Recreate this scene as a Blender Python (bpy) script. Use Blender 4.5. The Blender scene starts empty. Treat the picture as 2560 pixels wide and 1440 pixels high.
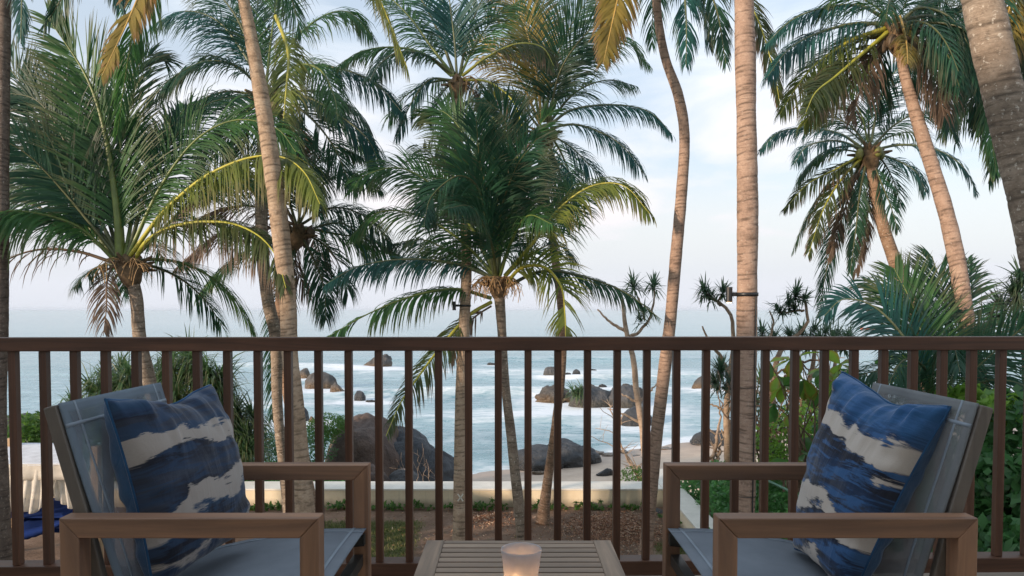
import bpy, bmesh, math, random
import numpy as np
from mathutils import Vector, Matrix
S = bpy.context.scene
C = S.collection
R = math.radians
rnd = random.Random(7)

# ------------------------------------------------------------------ camera, sky, sun, exposure
F_PX, CX, CY, PITCH, EYE = 1900.0, 1280.0, 843.0, R(2.1), 1.13
cam_d = bpy.data.cameras.new('camera'); cam = bpy.data.objects.new('camera', cam_d); C.objects.link(cam)
cam.location = (0, 0, EYE); cam.rotation_euler = (R(90)-PITCH, 0, 0)
cam_d.sensor_width = 36; cam_d.lens = F_PX/2560*36; cam_d.shift_y = (CY-720)/2560
cam_d.clip_start = 0.05; cam_d.clip_end = 40000
S.camera = cam
SUN_EL, SUN_AZ = R(13), R(232)          # azimuth clockwise from +Y
sd = Vector((math.sin(SUN_AZ)*math.cos(SUN_EL), math.cos(SUN_AZ)*math.cos(SUN_EL), math.sin(SUN_EL)))
W = bpy.data.worlds.new('World'); S.world = W; W.use_nodes = True
nt = W.node_tree; nt.nodes.clear()
def N(t, kind, **kw):
    n = t.nodes.new('ShaderNode'+kind)
    for k, v in kw.items():
        if k.startswith('_'): setattr(n, k[1:], v)
    return n
def L(t, a, b): t.links.new(a, b)
sky = N(nt, 'TexSky', _sky_type='NISHITA', _sun_disc=False, _sun_elevation=SUN_EL, _sun_rotation=SUN_AZ)
sky.air_density = 1.2; sky.dust_density = 1.5
tc = N(nt, 'TexCoord'); mp = N(nt, 'Mapping'); mp.inputs['Scale'].default_value = (1.6, 1.6, 6.5)
L(nt, tc.outputs['Generated'], mp.inputs['Vector'])
nz = N(nt, 'TexNoise'); nz.inputs['Scale'].default_value = 1.7; nz.inputs['Detail'].default_value = 7; nz.inputs['Roughness'].default_value = .55
nz.inputs['Distortion'].default_value = .4
L(nt, mp.outputs[0], nz.inputs['Vector'])
cr = N(nt, 'ValToRGB'); cr.color_ramp.elements[0].position = .38; cr.color_ramp.elements[1].position = .60
cr.color_ramp.elements[0].color = (.50,)*3+(1,); cr.color_ramp.elements[1].color = (.97,)*3+(1,)
L(nt, nz.outputs['Fac'], cr.inputs['Fac'])
# cloud / haze veil colour: lilac grey at the horizon, rosy white above it, cool white higher up
sx = N(nt, 'SeparateXYZ'); L(nt, tc.outputs['Generated'], sx.inputs[0])
vr = N(nt, 'ValToRGB'); e = vr.color_ramp.elements
e[0].position = 0; e[0].color = (6.1, 6.3, 6.9, 1)
e[1].position = .5; e[1].color = (6.9, 7.8, 8.8, 1)
for p, c in ((.05, (6.3, 6.45, 7.0, 1)), (.12, (7.7, 7.3, 7.5, 1)), (.2, (8.2, 7.9, 8.1, 1)), (.32, (7.5, 7.9, 8.4, 1))):
    k = e.new(p); k.color = c
L(nt, sx.outputs['Z'], vr.inputs['Fac'])
hz = N(nt, 'MapRange'); hz.inputs['From Min'].default_value = .03; hz.inputs['From Max'].default_value = .36
hz.inputs['To Min'].default_value = .97; hz.inputs['To Max'].default_value = 0
L(nt, sx.outputs['Z'], hz.inputs['Value'])
mx = N(nt, 'Math', _operation='MAXIMUM'); L(nt, cr.outputs['Color'], mx.inputs[0]); L(nt, hz.outputs[0], mx.inputs[1])
sc = N(nt, 'VectorMath', _operation='MULTIPLY'); sc.inputs[1].default_value = (.92, 1.22, 1.52)
L(nt, sky.outputs[0], sc.inputs[0])
mxc = N(nt, 'Mix', _data_type='RGBA'); L(nt, mx.outputs[0], mxc.inputs[0]); L(nt, sc.outputs[0], mxc.inputs[6]); L(nt, vr.outputs[0], mxc.inputs[7])
bg = N(nt, 'Background'); bg.inputs['Strength'].default_value = .089
L(nt, mxc.outputs[2], bg.inputs['Color'])
wo = N(nt, 'OutputWorld'); L(nt, bg.outputs[0], wo.inputs['Surface'])
sl = bpy.data.lights.new('sun', 'SUN'); sl.energy = 3.6; sl.angle = R(2.0); sl.color = (1.0, .78, .60)
so = bpy.data.objects.new('sun', sl); C.objects.link(so); so.rotation_euler = sd.to_track_quat('Z', 'Y').to_euler()
S.render.engine = 'CYCLES'
S.cycles.use_denoising = True
S.cycles.max_bounces = 7; S.cycles.transparent_max_bounces = 24
S.view_settings.view_transform = 'Standard'; S.view_settings.look = 'None'; S.view_settings.gamma = 1
S.view_settings.exposure = 0.62

# ------------------------------------------------------------------ placement: photograph pixel + distance -> point in the place
def P(px, py, d):
    a = (px-CX)/F_PX; b = (py-CY)/F_PX
    dx, dy, dz = a, math.cos(PITCH)-b*math.sin(PITCH), -math.sin(PITCH)-b*math.cos(PITCH)
    k = d/dy
    return Vector((dx*k, d, EYE+dz*k))

# ------------------------------------------------------------------ objects
def tag(o, label=None, cat=None, group=None, kind=None):
    if label: o['label'] = label
    if cat: o['category'] = cat
    if group: o['group'] = group
    if kind: o['kind'] = kind
    return o
def empty(name, loc, label=None, cat=None, group=None):
    o = bpy.data.objects.new(name, None); C.objects.link(o); o.location = loc; o.empty_display_size = .1
    return tag(o, label, cat, group)
def link(name, me, parent=None, mats=()):
    for m in mats: me.materials.append(m)
    o = bpy.data.objects.new(name, me); C.objects.link(o)
    if parent is not None:
        off = Vector(parent.location)
        q = parent.parent
        while q is not None: off += Vector(q.location); q = q.parent
        if not me.get('moved'):
            me.transform(Matrix.Translation(-off)); me['moved'] = 1
        o.parent = parent
    return o
def npmesh(name, verts, quads=None, tris=None, mi=None, smooth=True, attrs=None, uv=None):
    verts = np.asarray(verts, dtype=np.float32)
    q = np.asarray(quads if quads is not None else np.zeros((0, 4)), dtype=np.int32).reshape(-1, 4)
    t = np.asarray(tris if tris is not None else np.zeros((0, 3)), dtype=np.int32).reshape(-1, 3)
    me = bpy.data.meshes.new(name)
    nl = q.size+t.size; nf = len(q)+len(t)
    me.vertices.add(len(verts)); me.vertices.foreach_set('co', verts.ravel())
    me.loops.add(nl); me.polygons.add(nf)
    me.loops.foreach_set('vertex_index', np.concatenate([q.ravel(), t.ravel()]).astype(np.int32))
    st = np.concatenate([np.arange(len(q))*4, q.size+np.arange(len(t))*3]).astype(np.int32)
    me.polygons.foreach_set('loop_start', st)
    try: me.polygons.foreach_set('loop_total', np.concatenate([np.full(len(q), 4), np.full(len(t), 3)]).astype(np.int32))
    except Exception: pass
    if mi is not None: me.polygons.foreach_set('material_index', np.asarray(mi, dtype=np.int32))
    me.polygons.foreach_set('use_smooth', np.full(nf, bool(smooth)))
    me.update(calc_edges=True); me.validate()
    for k, v in (attrs or {}).items():
        v = np.asarray(v, dtype=np.float32)
        if v.ndim == 1:
            a = me.attributes.new(k, 'FLOAT', 'POINT'); a.data.foreach_set('value', v)
        else:
            a = me.attributes.new(k, 'FLOAT_VECTOR', 'POINT'); a.data.foreach_set('vector', v.ravel())
    return me
class Acc:
    def __init__(s): s.v = []; s.q = []; s.t = []; s.n = 0; s.mq = []; s.mt = []; s.a = {}
    def add(s, v, q=None, t=None, m=0, **a):
        v = np.asarray(v, dtype=np.float32).reshape(-1, 3); s.v.append(v)
        if q is not None and len(q): q = np.asarray(q).reshape(-1, 4); s.q.append(q+s.n); s.mq.append(np.full(len(q), m))
        if t is not None and len(t): t = np.asarray(t).reshape(-1, 3); s.t.append(t+s.n); s.mt.append(np.full(len(t), m))
        for k, x in a.items(): s.a.setdefault(k, []).append(np.asarray(x, dtype=np.float32))
        s.n += len(v)
    def mesh(s, name, smooth=True):
        mi = np.concatenate([np.concatenate(s.mq) if s.mq else np.zeros(0), np.concatenate(s.mt) if s.mt else np.zeros(0)])
        return npmesh(name, np.concatenate(s.v), np.concatenate(s.q) if s.q else None, np.concatenate(s.t) if s.t else None, mi, smooth,
                      {k: np.concatenate(x) for k, x in s.a.items()})

# ------------------------------------------------------------------ numeric noise
def vhash(ix, iy, seed):
    h = np.sin(ix*127.1+iy*311.7+seed*74.7)*43758.5453
    return h-np.floor(h)
def vnoise(x, y, seed=0):
    x = np.asarray(x, float); y = np.asarray(y, float)
    ix, iy = np.floor(x), np.floor(y); fx, fy = x-ix, y-iy
    fx = fx*fx*(3-2*fx); fy = fy*fy*(3-2*fy)
    a, b, c, d = vhash(ix, iy, seed), vhash(ix+1, iy, seed), vhash(ix, iy+1, seed), vhash(ix+1, iy+1, seed)
    return (a*(1-fx)+b*fx)*(1-fy)+(c*(1-fx)+d*fx)*fy
def fbm(x, y, seed=0, o=4):
    s = 0; a = .5; f = 1
    for k in range(o): s = s+a*vnoise(x*f, y*f, seed+k*13); a *= .5; f *= 2.03
    return s

# ------------------------------------------------------------------ materials
class Mat:
    def __init__(s, name, rough=.6, spec=.5, **k):
        s.m = bpy.data.materials.new(name); s.m.use_nodes = True; s.t = s.m.node_tree
        s.b = s.t.nodes['Principled BSDF']; s.out = s.t.nodes['Material Output']
        s.b.inputs['Roughness'].default_value = rough; s.b.inputs['Specular IOR Level'].default_value = spec
    def coord(s, scale=(1, 1, 1), kind='Object'):
        c = N(s.t, 'TexCoord'); m = N(s.t, 'Mapping'); m.inputs['Scale'].default_value = scale
        L(s.t, c.outputs[kind], m.inputs['Vector']); return m.outputs[0]
    def geo(s): return N(s.t, 'NewGeometry').outputs['Position']
    def noise(s, vec, scale, detail=4, rough=.55, dist=0, out='Fac'):
        n = N(s.t, 'TexNoise'); n.inputs['Scale'].default_value = scale; n.inputs['Detail'].default_value = detail
        n.inputs['Roughness'].default_value = rough; n.inputs['Distortion'].default_value = dist
        if vec is not None: L(s.t, vec, n.inputs['Vector'])
        return n.outputs[out]
    def ramp(s, fac, stops, interp='LINEAR'):
        r = N(s.t, 'ValToRGB'); r.color_ramp.interpolation = interp; e = r.color_ramp.elements
        while len(e) < len(stops): e.new(.5)
        for el, (p, c) in zip(e, stops):
            el.position = p; el.color = (tuple(c)+(1,)) if not isinstance(c, (int, float)) else (c, c, c, 1)
        L(s.t, fac, r.inputs['Fac']); return r.outputs['Color']
    def mix(s, fac, a, b, blend='MIX'):
        n = N(s.t, 'Mix', _data_type='RGBA', _blend_type=blend)
        for v, i in ((fac, 0), (a, 6), (b, 7)):
            if isinstance(v, (int, float)): n.inputs[i].default_value = v if i == 0 else (v, v, v, 1)
            elif isinstance(v, tuple): n.inputs[i].default_value = v+(1,)
            else: L(s.t, v, n.inputs[i])
        return n.outputs[2]
    def math(s, op, a, b=0.0, clamp=False):
        n = N(s.t, 'Math', _operation=op, _use_clamp=clamp)
        for v, i in ((a, 0), (b, 1)):
            if isinstance(v, (int, float)): n.inputs[i].default_value = v
            else: L(s.t, v, n.inputs[i])
        return n.outputs[0]
    def attr(s, name, out='Fac'): return N(s.t, 'Attribute', _attribute_name=name).outputs[out]
    def sep(s, v):
        n = N(s.t, 'SeparateXYZ'); L(s.t, v, n.inputs[0]); return n.outputs
    def comb(s, x, y, z):
        n = N(s.t, 'CombineXYZ')
        for v, i in ((x, 0), (y, 1), (z, 2)):
            if isinstance(v, (int, float)): n.inputs[i].default_value = v
            else: L(s.t, v, n.inputs[i])
        return n.outputs[0]
    def color(s, c):
        if isinstance(c, tuple): s.b.inputs['Base Color'].default_value = c+(1,)
        else: L(s.t, c, s.b.inputs['Base Color'])
    def bump(s, h, strength=.4, dist=.01):
        n = N(s.t, 'Bump'); n.inputs['Strength'].default_value = strength; n.inputs['Distance'].default_value = dist
        L(s.t, h, n.inputs['Height']); L(s.t, n.outputs[0], s.b.inputs['Normal'])
    def rough(s, v): L(s.t, v, s.b.inputs['Roughness'])
    def translucent(s, fac, col):
        tr = N(s.t, 'BsdfTranslucent'); mx = N(s.t, 'MixShader')
        if isinstance(col, tuple): tr.inputs['Color'].default_value = col+(1,)
        else: L(s.t, col, tr.inputs['Color'])
        mx.inputs[0].default_value = fac
        L(s.t, s.b.outputs[0], mx.inputs[1]); L(s.t, tr.outputs[0], mx.inputs[2]); L(s.t, mx.outputs[0], s.out.inputs['Surface'])
        return mx
    def seethrough(s, fac, src=None):
        tp = N(s.t, 'BsdfTransparent'); mx = N(s.t, 'MixShader')
        if isinstance(fac, (int, float)): mx.inputs[0].default_value = fac
        else: L(s.t, fac, mx.inputs[0])
        L(s.t, src or s.b.outputs[0], mx.inputs[1]); L(s.t, tp.outputs[0], mx.inputs[2]); L(s.t, mx.outputs[0], s.out.inputs['Surface'])

def wood(name, axis, base, dark, rough=.5, weather=0.0):
    m = Mat(name, rough); sc = [17, 17, 17]; sc[axis] = .8
    v = m.coord(tuple(sc)); g = m.noise(v, 1.2, 6, .6, 1.2)
    g2 = m.noise(m.coord((1, 1, 1)), 3.0, 4, .6)
    c = m.ramp(g, [(.30, dark), (.44, tuple((x+y)/2 for x, y in zip(dark, base))), (.55, base), (.72, tuple(min(1, x*1.5) for x in base))])
    c = m.mix(m.ramp(g2, [(.35, .0), (.75, .55)]), c, tuple(x*.62 for x in base))
    if weather:
        w = m.noise(v, .6, 5, .7)
        c = m.mix(m.ramp(w, [(.35, weather), (.7, .2)]), c, (.30, .26, .22))
    oi = N(m.t, 'ObjectInfo'); rv = m.ramp(oi.outputs['Random'], [(0, .78), (1, 1.18)])
    c = m.mix(1.0, c, rv, 'MULTIPLY')
    m.color(c); m.bump(g, .25, .002); m.rough(m.ramp(g, [(.2, rough-.08), (.8, rough+.14)]))
    return m.m
RAILC = ((.125, .055, .030), (.052, .022, .013))
M_rail_x = wood('rail_wood_x', 0, *RAILC, rough=.42); M_rail_z = wood('rail_wood_z', 2, *RAILC, rough=.42)
CHC = ((.31, .148, .073), (.12, .050, .025))
M_ch_x = wood('chair_teak_x', 0, *CHC, rough=.5, weather=.10); M_ch_z = wood('chair_teak_z', 2, *CHC, rough=.5, weather=.10)
TBC = ((.30, .205, .138), (.10, .068, .045))
M_tb_x = wood('table_teak_x', 0, *TBC, rough=.6, weather=.3); M_tb_y = wood('table_teak_y', 1, *TBC, rough=.6, weather=.3); M_tb_z = wood('table_teak_z', 2, *TBC, rough=.6, weather=.3)
M_post = wood('weathered_post', 2, (.12, .098, .078), (.055, .042, .035), rough=.6, weather=.2)
M_pine = wood('garden_timber', 2, (.50, .34, .19), (.28, .17, .09), rough=.65)
M_pine_x = wood('garden_timber_x', 0, (.50, .34, .19), (.28, .17, .09), rough=.65)

def simple(name, col, rough=.5, nscale=20, var=.2, bump=.1, metal=0):
    m = Mat(name, rough); n = m.noise(m.coord(), nscale, 4)
    m.color(m.ramp(n, [(.3, tuple(x*(1-var) for x in col)), (.7, tuple(min(1, x*(1+var)) for x in col))]))
    m.bump(n, bump, .003); m.b.inputs['Metallic'].default_value = metal
    return m.m
M_metal = simple('dark_aluminium', (.05, .05, .048), .35, 40, .1, .02, .6)
M_black = simple('black_metal', (.012, .012, .013), .4, 60, .2, .05)
M_plaster = simple('house_plaster', (.74, .70, .63), .8, 6, .06, .2)

def fabric(name, col, trans, seams=False):
    m = Mat(name, .9, .15)
    v = m.coord(); x, y, z = m.sep(v)
    wx = N(m.t, 'TexWave', _bands_direction='Y'); wx.inputs['Scale'].default_value = 190; L(m.t, v, wx.inputs['Vector'])
    wz = N(m.t, 'TexWave', _bands_direction='DIAGONAL'); wz.inputs['Scale'].default_value = 160; L(m.t, v, wz.inputs['Vector'])
    wv = m.math('MULTIPLY', wx.outputs['Fac'], wz.outputs['Fac'])
    n = m.noise(v, 7, 4)
    c = m.ramp(n, [(.3, tuple(a*.86 for a in col)), (.7, tuple(a*1.1 for a in col))])
    c = m.mix(m.ramp(wv, [(0, .0), (1, .35)]), c, tuple(a*.6 for a in col))
    m.color(c); m.bump(wv, .15, .0008)
    tr = m.translucent(.25, c)
    if trans: m.seethrough(m.math('MULTIPLY', m.math('MULTIPLY', m.math('SUBTRACT', 1.15, wv), trans), m.math('SUBTRACT', 1.0, m.attr('hem'))), tr.outputs[0])
    return m.m
M_sling_blue = fabric('sling_mesh_blue_grey', (.225, .275, .325), .46)
M_sling_grey = fabric('sling_mesh_taupe_grey', (.265, .275, .28), .42)
M_seat_blue = fabric('seat_mesh_grey', (.255, .285, .325), .04)
M_seam = fabric('sling_seam', (.35, .40, .46), .0)
M_white_cloth = fabric('white_canvas', (.82, .84, .88), 0)
M_sheer = fabric('sheer_cream_cloth', (.80, .76, .68), .34)
M_navy = fabric('navy_canvas', (.012, .035, .16), 0)

def cushion_mat(name, stops, seed, ang, strokec=(.040, .115, .27)):
    m = Mat(name, .85, .2)
    uv = N(m.t, 'UVMap').outputs[0]
    x, y, z = m.sep(uv)
    st = m.comb(m.math('MULTIPLY', x, 1.6), m.math('ADD', m.math('MULTIPLY', y, 7), seed), 0.0)
    n1 = m.noise(st, 1.6, 6, .62, .3)
    st2 = m.comb(m.math('MULTIPLY', x, 5), m.math('ADD', m.math('MULTIPLY', y, 38), seed), 0.0)
    n2 = m.noise(st2, 1.5, 6, .7, .6)
    big = m.noise(m.comb(m.math('ADD', x, seed), y, 0.0), 2.2, 3, .5)
    v = m.math('ADD', y, m.math('MULTIPLY', m.math('SUBTRACT', x, .5), ang))
    v = m.math('ADD', v, m.math('MULTIPLY', m.math('SUBTRACT', n1, .5), .26))
    v = m.math('ADD', v, m.math('MULTIPLY', m.math('SUBTRACT', n2, .5), .08))
    v = m.math('ADD', v, m.math('MULTIPLY', m.math('SUBTRACT', big, .5), .36))
    c = m.ramp(v, stops)
    # dry-brush blue strokes through the dark bands
    stroke = m.ramp(m.noise(m.comb(m.math('MULTIPLY', x, 2.2), m.math('ADD', m.math('MULTIPLY', y, 14), seed*2), 0.0), 1.4, 7, .68, .5), [(.47, 0.), (.56, .85)])
    lum = N(m.t, 'RGBToBW'); L(m.t, c, lum.inputs[0])
    dark = m.ramp(lum.outputs[0], [(.08, 1.), (.22, .0)])
    c = m.mix(m.math('MULTIPLY', stroke, dark), c, strokec)
    weave = m.noise(m.comb(m.math('MULTIPLY', x, 260), m.math('MULTIPLY', y, 260), 0.0), 1, 2)
    c = m.mix(.16, c, weave, 'OVERLAY')
    m.color(c)
    wr = m.noise(m.comb(m.math('MULTIPLY', x, 7), m.math('MULTIPLY', y, 2.4), seed), 1, 4, .5, .8)
    h = m.math('ADD', m.math('MULTIPLY', weave, .05), wr)
    m.bump(h, .65, .012)
    m.b.inputs['Sheen Weight'].default_value = .25
    return m.m
NV, DK, WH, BL, GR = (.016, .036, .085), (.016, .019, .032), (.50, .44, .385), (.022, .085, .20), (.045, .055, .082)
WL_, BL2 = (.36, .32, .29), (.022, .055, .11)
M_cush_l = cushion_mat('brushstroke_cotton_left', [(0, DK), (.10, NV), (.14, WL_), (.165, DK), (.27, DK), (.30, BL2), (.325, WL_), (.42, WL_), (.435, DK), (.52, GR), (.62, DK), (.655, DK), (.67, WL_), (.765, WL_), (.78, BL2), (.82, GR), (.90, DK), (.95, NV), (1, BL2)], 3.1, -.10, (.026, .052, .105))
M_cush_r = cushion_mat('brushstroke_cotton_right', [(0, WH), (.05, WH), (.075, DK), (.14, NV), (.25, DK), (.27, WH), (.35, WH), (.37, DK), (.45, GR), (.52, NV), (.60, DK), (.655, DK), (.67, WH), (.765, WH), (.785, NV), (.85, BL), (1, BL)], 8.4, .10)
m = Mat('plain_blue_cotton', .85, .2); v = m.coord(); n = m.noise(v, 14, 5); m.color(m.ramp(n, [(.3, (.012, .055, .135)), (.7, (.022, .095, .21))]))
m.bump(m.noise(v, 22, 5, .6, .6), .4, .01); m.b.inputs['Sheen Weight'].default_value = .3; M_blue = m.m

# --- palm leaf: midrib green/yellow, leaflets with dry tips
def leafmat(name, c0, c1, tipc, tip=.5, rough=.5):
    m = Mat(name, rough, .4)
    r = m.attr('rnd'); u = m.attr('along')
    c = m.mix(m.ramp(r, [(0, 0.), (1, 1.)]), c0, c1)
    k = m.math('MULTIPLY', m.ramp(m.math('ADD', u, m.math('MULTIPLY', r, .25)), [(.70, 0.), (1.0, 1.)]), tip)
    c = m.mix(k, c, tipc)
    n = m.noise(m.coord(), 1.3, 3); c = m.mix(.55, c, m.ramp(n, [(.3, .25), (.7, .8)]), 'OVERLAY')
    m.color(c); m.translucent(.44, m.mix(.5, c, tuple(min(1, x*2.2) for x in c1)))
    return m.m
TIPB = (.16, .11, .07)
LEAF = {
 'g': leafmat('palm_leaf_green', (0.026, 0.087, 0.032), (0.061, 0.156, 0.045), TIPB, .55),
 'd': leafmat('palm_leaf_dark', (0.013, 0.053, 0.032), (0.032, 0.098, 0.050), TIPB, .5),
 't': leafmat('palm_leaf_teal', (0.016, 0.074, 0.069), (0.034, 0.127, 0.108), TIPB, .35),
 'l': leafmat('palm_leaf_lime', (.085, .125, .024), (.16, .19, .04), TIPB, .6),
 'y': leafmat('palm_leaf_golden', (.19, .155, .035), (.32, .24, .06), (.26, .14, .08), .8),
 'b': leafmat('palm_leaf_dry', (.075, .055, .038), (.16, .11, .075), (.17, .12, .09), 1., .7),
 'm': leafmat('palm_leaf_browning', (.040, .075, .022), (.085, .095, .035), (.15, .095, .062), 1.6),
}
def ribmat(name, c):
    m = Mat(name, .45); n = m.noise(m.coord(), 6, 3); m.color(m.ramp(n, [(.3, tuple(x*.8 for x in c)), (.7, tuple(x*1.2 for x in c))])); return m.m
RIB = {'g': ribmat('midrib_green', (.12, .16, .035)), 'd': ribmat('midrib_olive', (.075, .085, .03)), 't': ribmat('midrib_pale', (.13, .15, .075)),
       'l': ribmat('midrib_yellow', (.36, .33, .04)), 'y': ribmat('midrib_gold', (.42, .27, .07)), 'b': ribmat('midrib_brown', (.14, .09, .055)), 'm': ribmat('midrib_lime', (.33, .32, .04))}
def barkmat(name, c, light, lichen=.35):
    m = Mat(name, .85, .25); v = m.coord(); l = m.attr('len'); ring = m.attr('ring')
    n = m.noise(v, 5, 7, .72); fine = m.noise(m.coord((30, 30, 60)), 1, 5, .7)
    crk = m.noise(m.coord((5, 5, 34)), 1, 5, .6, .5)
    col = m.ramp(n, [(.28, tuple(x*.52 for x in c)), (.48, c), (.72, light)])
    col = m.mix(m.ramp(crk, [(.30, .7), (.44, 0.)]), col, tuple(x*.38 for x in c))
    col = m.mix(m.math('MULTIPLY', ring, .80), col, tuple(x*.24 for x in c))
    sp = m.noise(v, 26, 4, .6); col = m.mix(m.math('MULTIPLY', m.ramp(sp, [(.60, 0.), (.66, 1.)]), lichen), col, (.55, .50, .42))
    sp2 = m.noise(m.coord((1.4, 1.4, 2.2)), 8, 5, .7); col = m.mix(m.math('MULTIPLY', m.ramp(sp2, [(.56, 0.), (.64, .7)]), lichen), col, tuple(x*.35 for x in c))
    col = m.mix(.35, col, fine, 'OVERLAY')
    m.color(col); m.bump(m.math('ADD', m.math('MULTIPLY', crk, .8), m.math('MULTIPLY', fine, .35)), .9, .022); return m.m
BARK = {'tan': barkmat('palm_bark_tan', (.34, .245, .165), (.46, .36, .26), .25), 'pink': barkmat('palm_bark_rosy', (.33, .225, .165), (.42, .30, .225), .2),
        'grey': barkmat('palm_bark_grey', (.25, .195, .145), (.36, .30, .235), .75), 'warm': barkmat('palm_bark_brown', (.27, .175, .115), (.37, .26, .185), .55),
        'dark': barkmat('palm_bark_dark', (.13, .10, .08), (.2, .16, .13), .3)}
M_husk = simple('leaf_base_fibre', (.13, .085, .045), .9, 14, .5, .8)
M_straw = simple('dry_flower_stalk', (.42, .26, .12), .8, 14, .4, .4)
M_nut = simple('coconut_green', (.16, .17, .05), .45, 8, .4, .2)
M_nut_b = simple('coconut_brown', (.11, .075, .045), .6, 8, .4, .3)

# ------------------------------------------------------------------ basic shapes
def bm_obj(name, bm, mat, parent=None, smooth=False, bevel=0, seg=2):
    bmesh.ops.recalc_face_normals(bm, faces=bm.faces)
    if bevel: bmesh.ops.bevel(bm, geom=list(bm.edges), offset=bevel, segments=seg, affect='EDGES', profile=.6)
    me = bpy.data.meshes.new(name); bm.to_mesh(me); bm.free()
    if smooth or bevel:
        me.polygons.foreach_set('use_smooth', [smooth]*len(me.polygons))
    return link(name, me, parent, (mat,))
def prism(poly, axis, a, b):
    """closed 2-D outline extruded along an axis (0,1,2) from a to b"""
    bm = bmesh.new()
    def pt(p, h):
        if axis == 1: return (p[0], h, p[1])
        if axis == 0: return (h, p[0], p[1])
        return (p[0], p[1], h)
    lo = [bm.verts.new(pt(p, a)) for p in poly]; hi = [bm.verts.new(pt(p, b)) for p in poly]
    bm.faces.new(lo); bm.faces.new(hi[::-1]); n = len(poly)
    for i in range(n): bm.faces.new((lo[i], hi[i], hi[(i+1) % n], lo[(i+1) % n]))
    return bm
def box(x0, x1, y0, y1, z0, z1): return prism([(x0, z0), (x1, z0), (x1, z1), (x0, z1)], 1, y0, y1)
def bar(p, q, w, h, up=(0, 0, 1)):
    p, q = Vector(p), Vector(q); t = (q-p).normalized(); s = t.cross(Vector(up)).normalized(); u = s.cross(t)
    bm = bmesh.new(); r = []
    for c in (p, q): r.append([bm.verts.new(c+s*a*w/2+u*b*h/2) for a, b in ((-1, -1), (1, -1), (1, 1), (-1, 1))])
    bm.faces.new(r[0]); bm.faces.new(r[1][::-1])
    for i in range(4): bm.faces.new((r[0][i], r[1][i], r[1][(i+1) % 4], r[0][(i+1) % 4]))
    return bm
def spline(pts, n):
    """Catmull-Rom through points (numpy rows), n samples evenly by length"""
    p = np.asarray(pts, float)
    if len(p) == 2: p = np.vstack([p[0], (p[0]+p[1])/2, p[1]])
    q = np.vstack([2*p[0]-p[1], p, 2*p[-1]-p[-2]]); out = []
    for i in range(1, len(q)-2):
        t = np.linspace(0, 1, 24, endpoint=False)[:, None]
        a, b, c, d = q[i-1], q[i], q[i+1], q[i+2]
        out.append(.5*((2*b)+(-a+c)*t+(2*a-5*b+4*c-d)*t**2+(-a+3*b-3*c+d)*t**3))
    out = np.vstack(out+[p[-1:]])
    s = np.concatenate([[0], np.cumsum(np.linalg.norm(np.diff(out[:, :3], axis=0), axis=1))])
    tt = np.linspace(0, s[-1], n)
    return np.stack([np.interp(tt, s, out[:, k]) for k in range(out.shape[1])], 1), s[-1]
def frames(c):
    T = np.gradient(c, axis=0); T /= np.linalg.norm(T, axis=1)[:, None]+1e-9
    ref = np.array([.13, 1, .07]); A = np.cross(T, ref); A /= np.linalg.norm(A, axis=1)[:, None]+1e-9
    B = np.cross(T, A); return T, A, B
def tube(acc, c, rad, sides=6, m=0, **attrs):
    n = len(c); T, A, B = frames(c); ang = np.arange(sides)*2*np.pi/sides
    rad = np.broadcast_to(rad, (n,))
    v = c[:, None, :]+rad[:, None, None]*(np.cos(ang)[None, :, None]*A[:, None, :]+np.sin(ang)[None, :, None]*B[:, None, :])
    i = np.arange(n-1)[:, None]; j = np.arange(sides)[None, :]; j2 = (j+1) % sides
    q = np.stack([i*sides+j, i*sides+j2, (i+1)*sides+j2, (i+1)*sides+j], -1).reshape(-1, 4)
    at = {k: np.repeat(np.broadcast_to(x, (n,)), sides) for k, x in attrs.items()}
    nb = n*sides
    acc.add(np.vstack([v.reshape(-1, 3)]), q, None, m, **at)
    cap = [(k, (k+1), 0) for k in range(1, sides-1)]
    acc.add(v[-1], None, cap, m, **{k: x[-sides:] for k, x in at.items()})
def tube_obj(name, pts, rads, mat, parent=None, sides=8, n=16):
    p = np.array([list(a)+[r] for a, r in zip(pts, rads)]); s, _ = spline(p, n); a = Acc(); tube(a, s[:, :3], s[:, 3], sides)
    return link(name, a.mesh(name), parent, (mat,))

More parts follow.
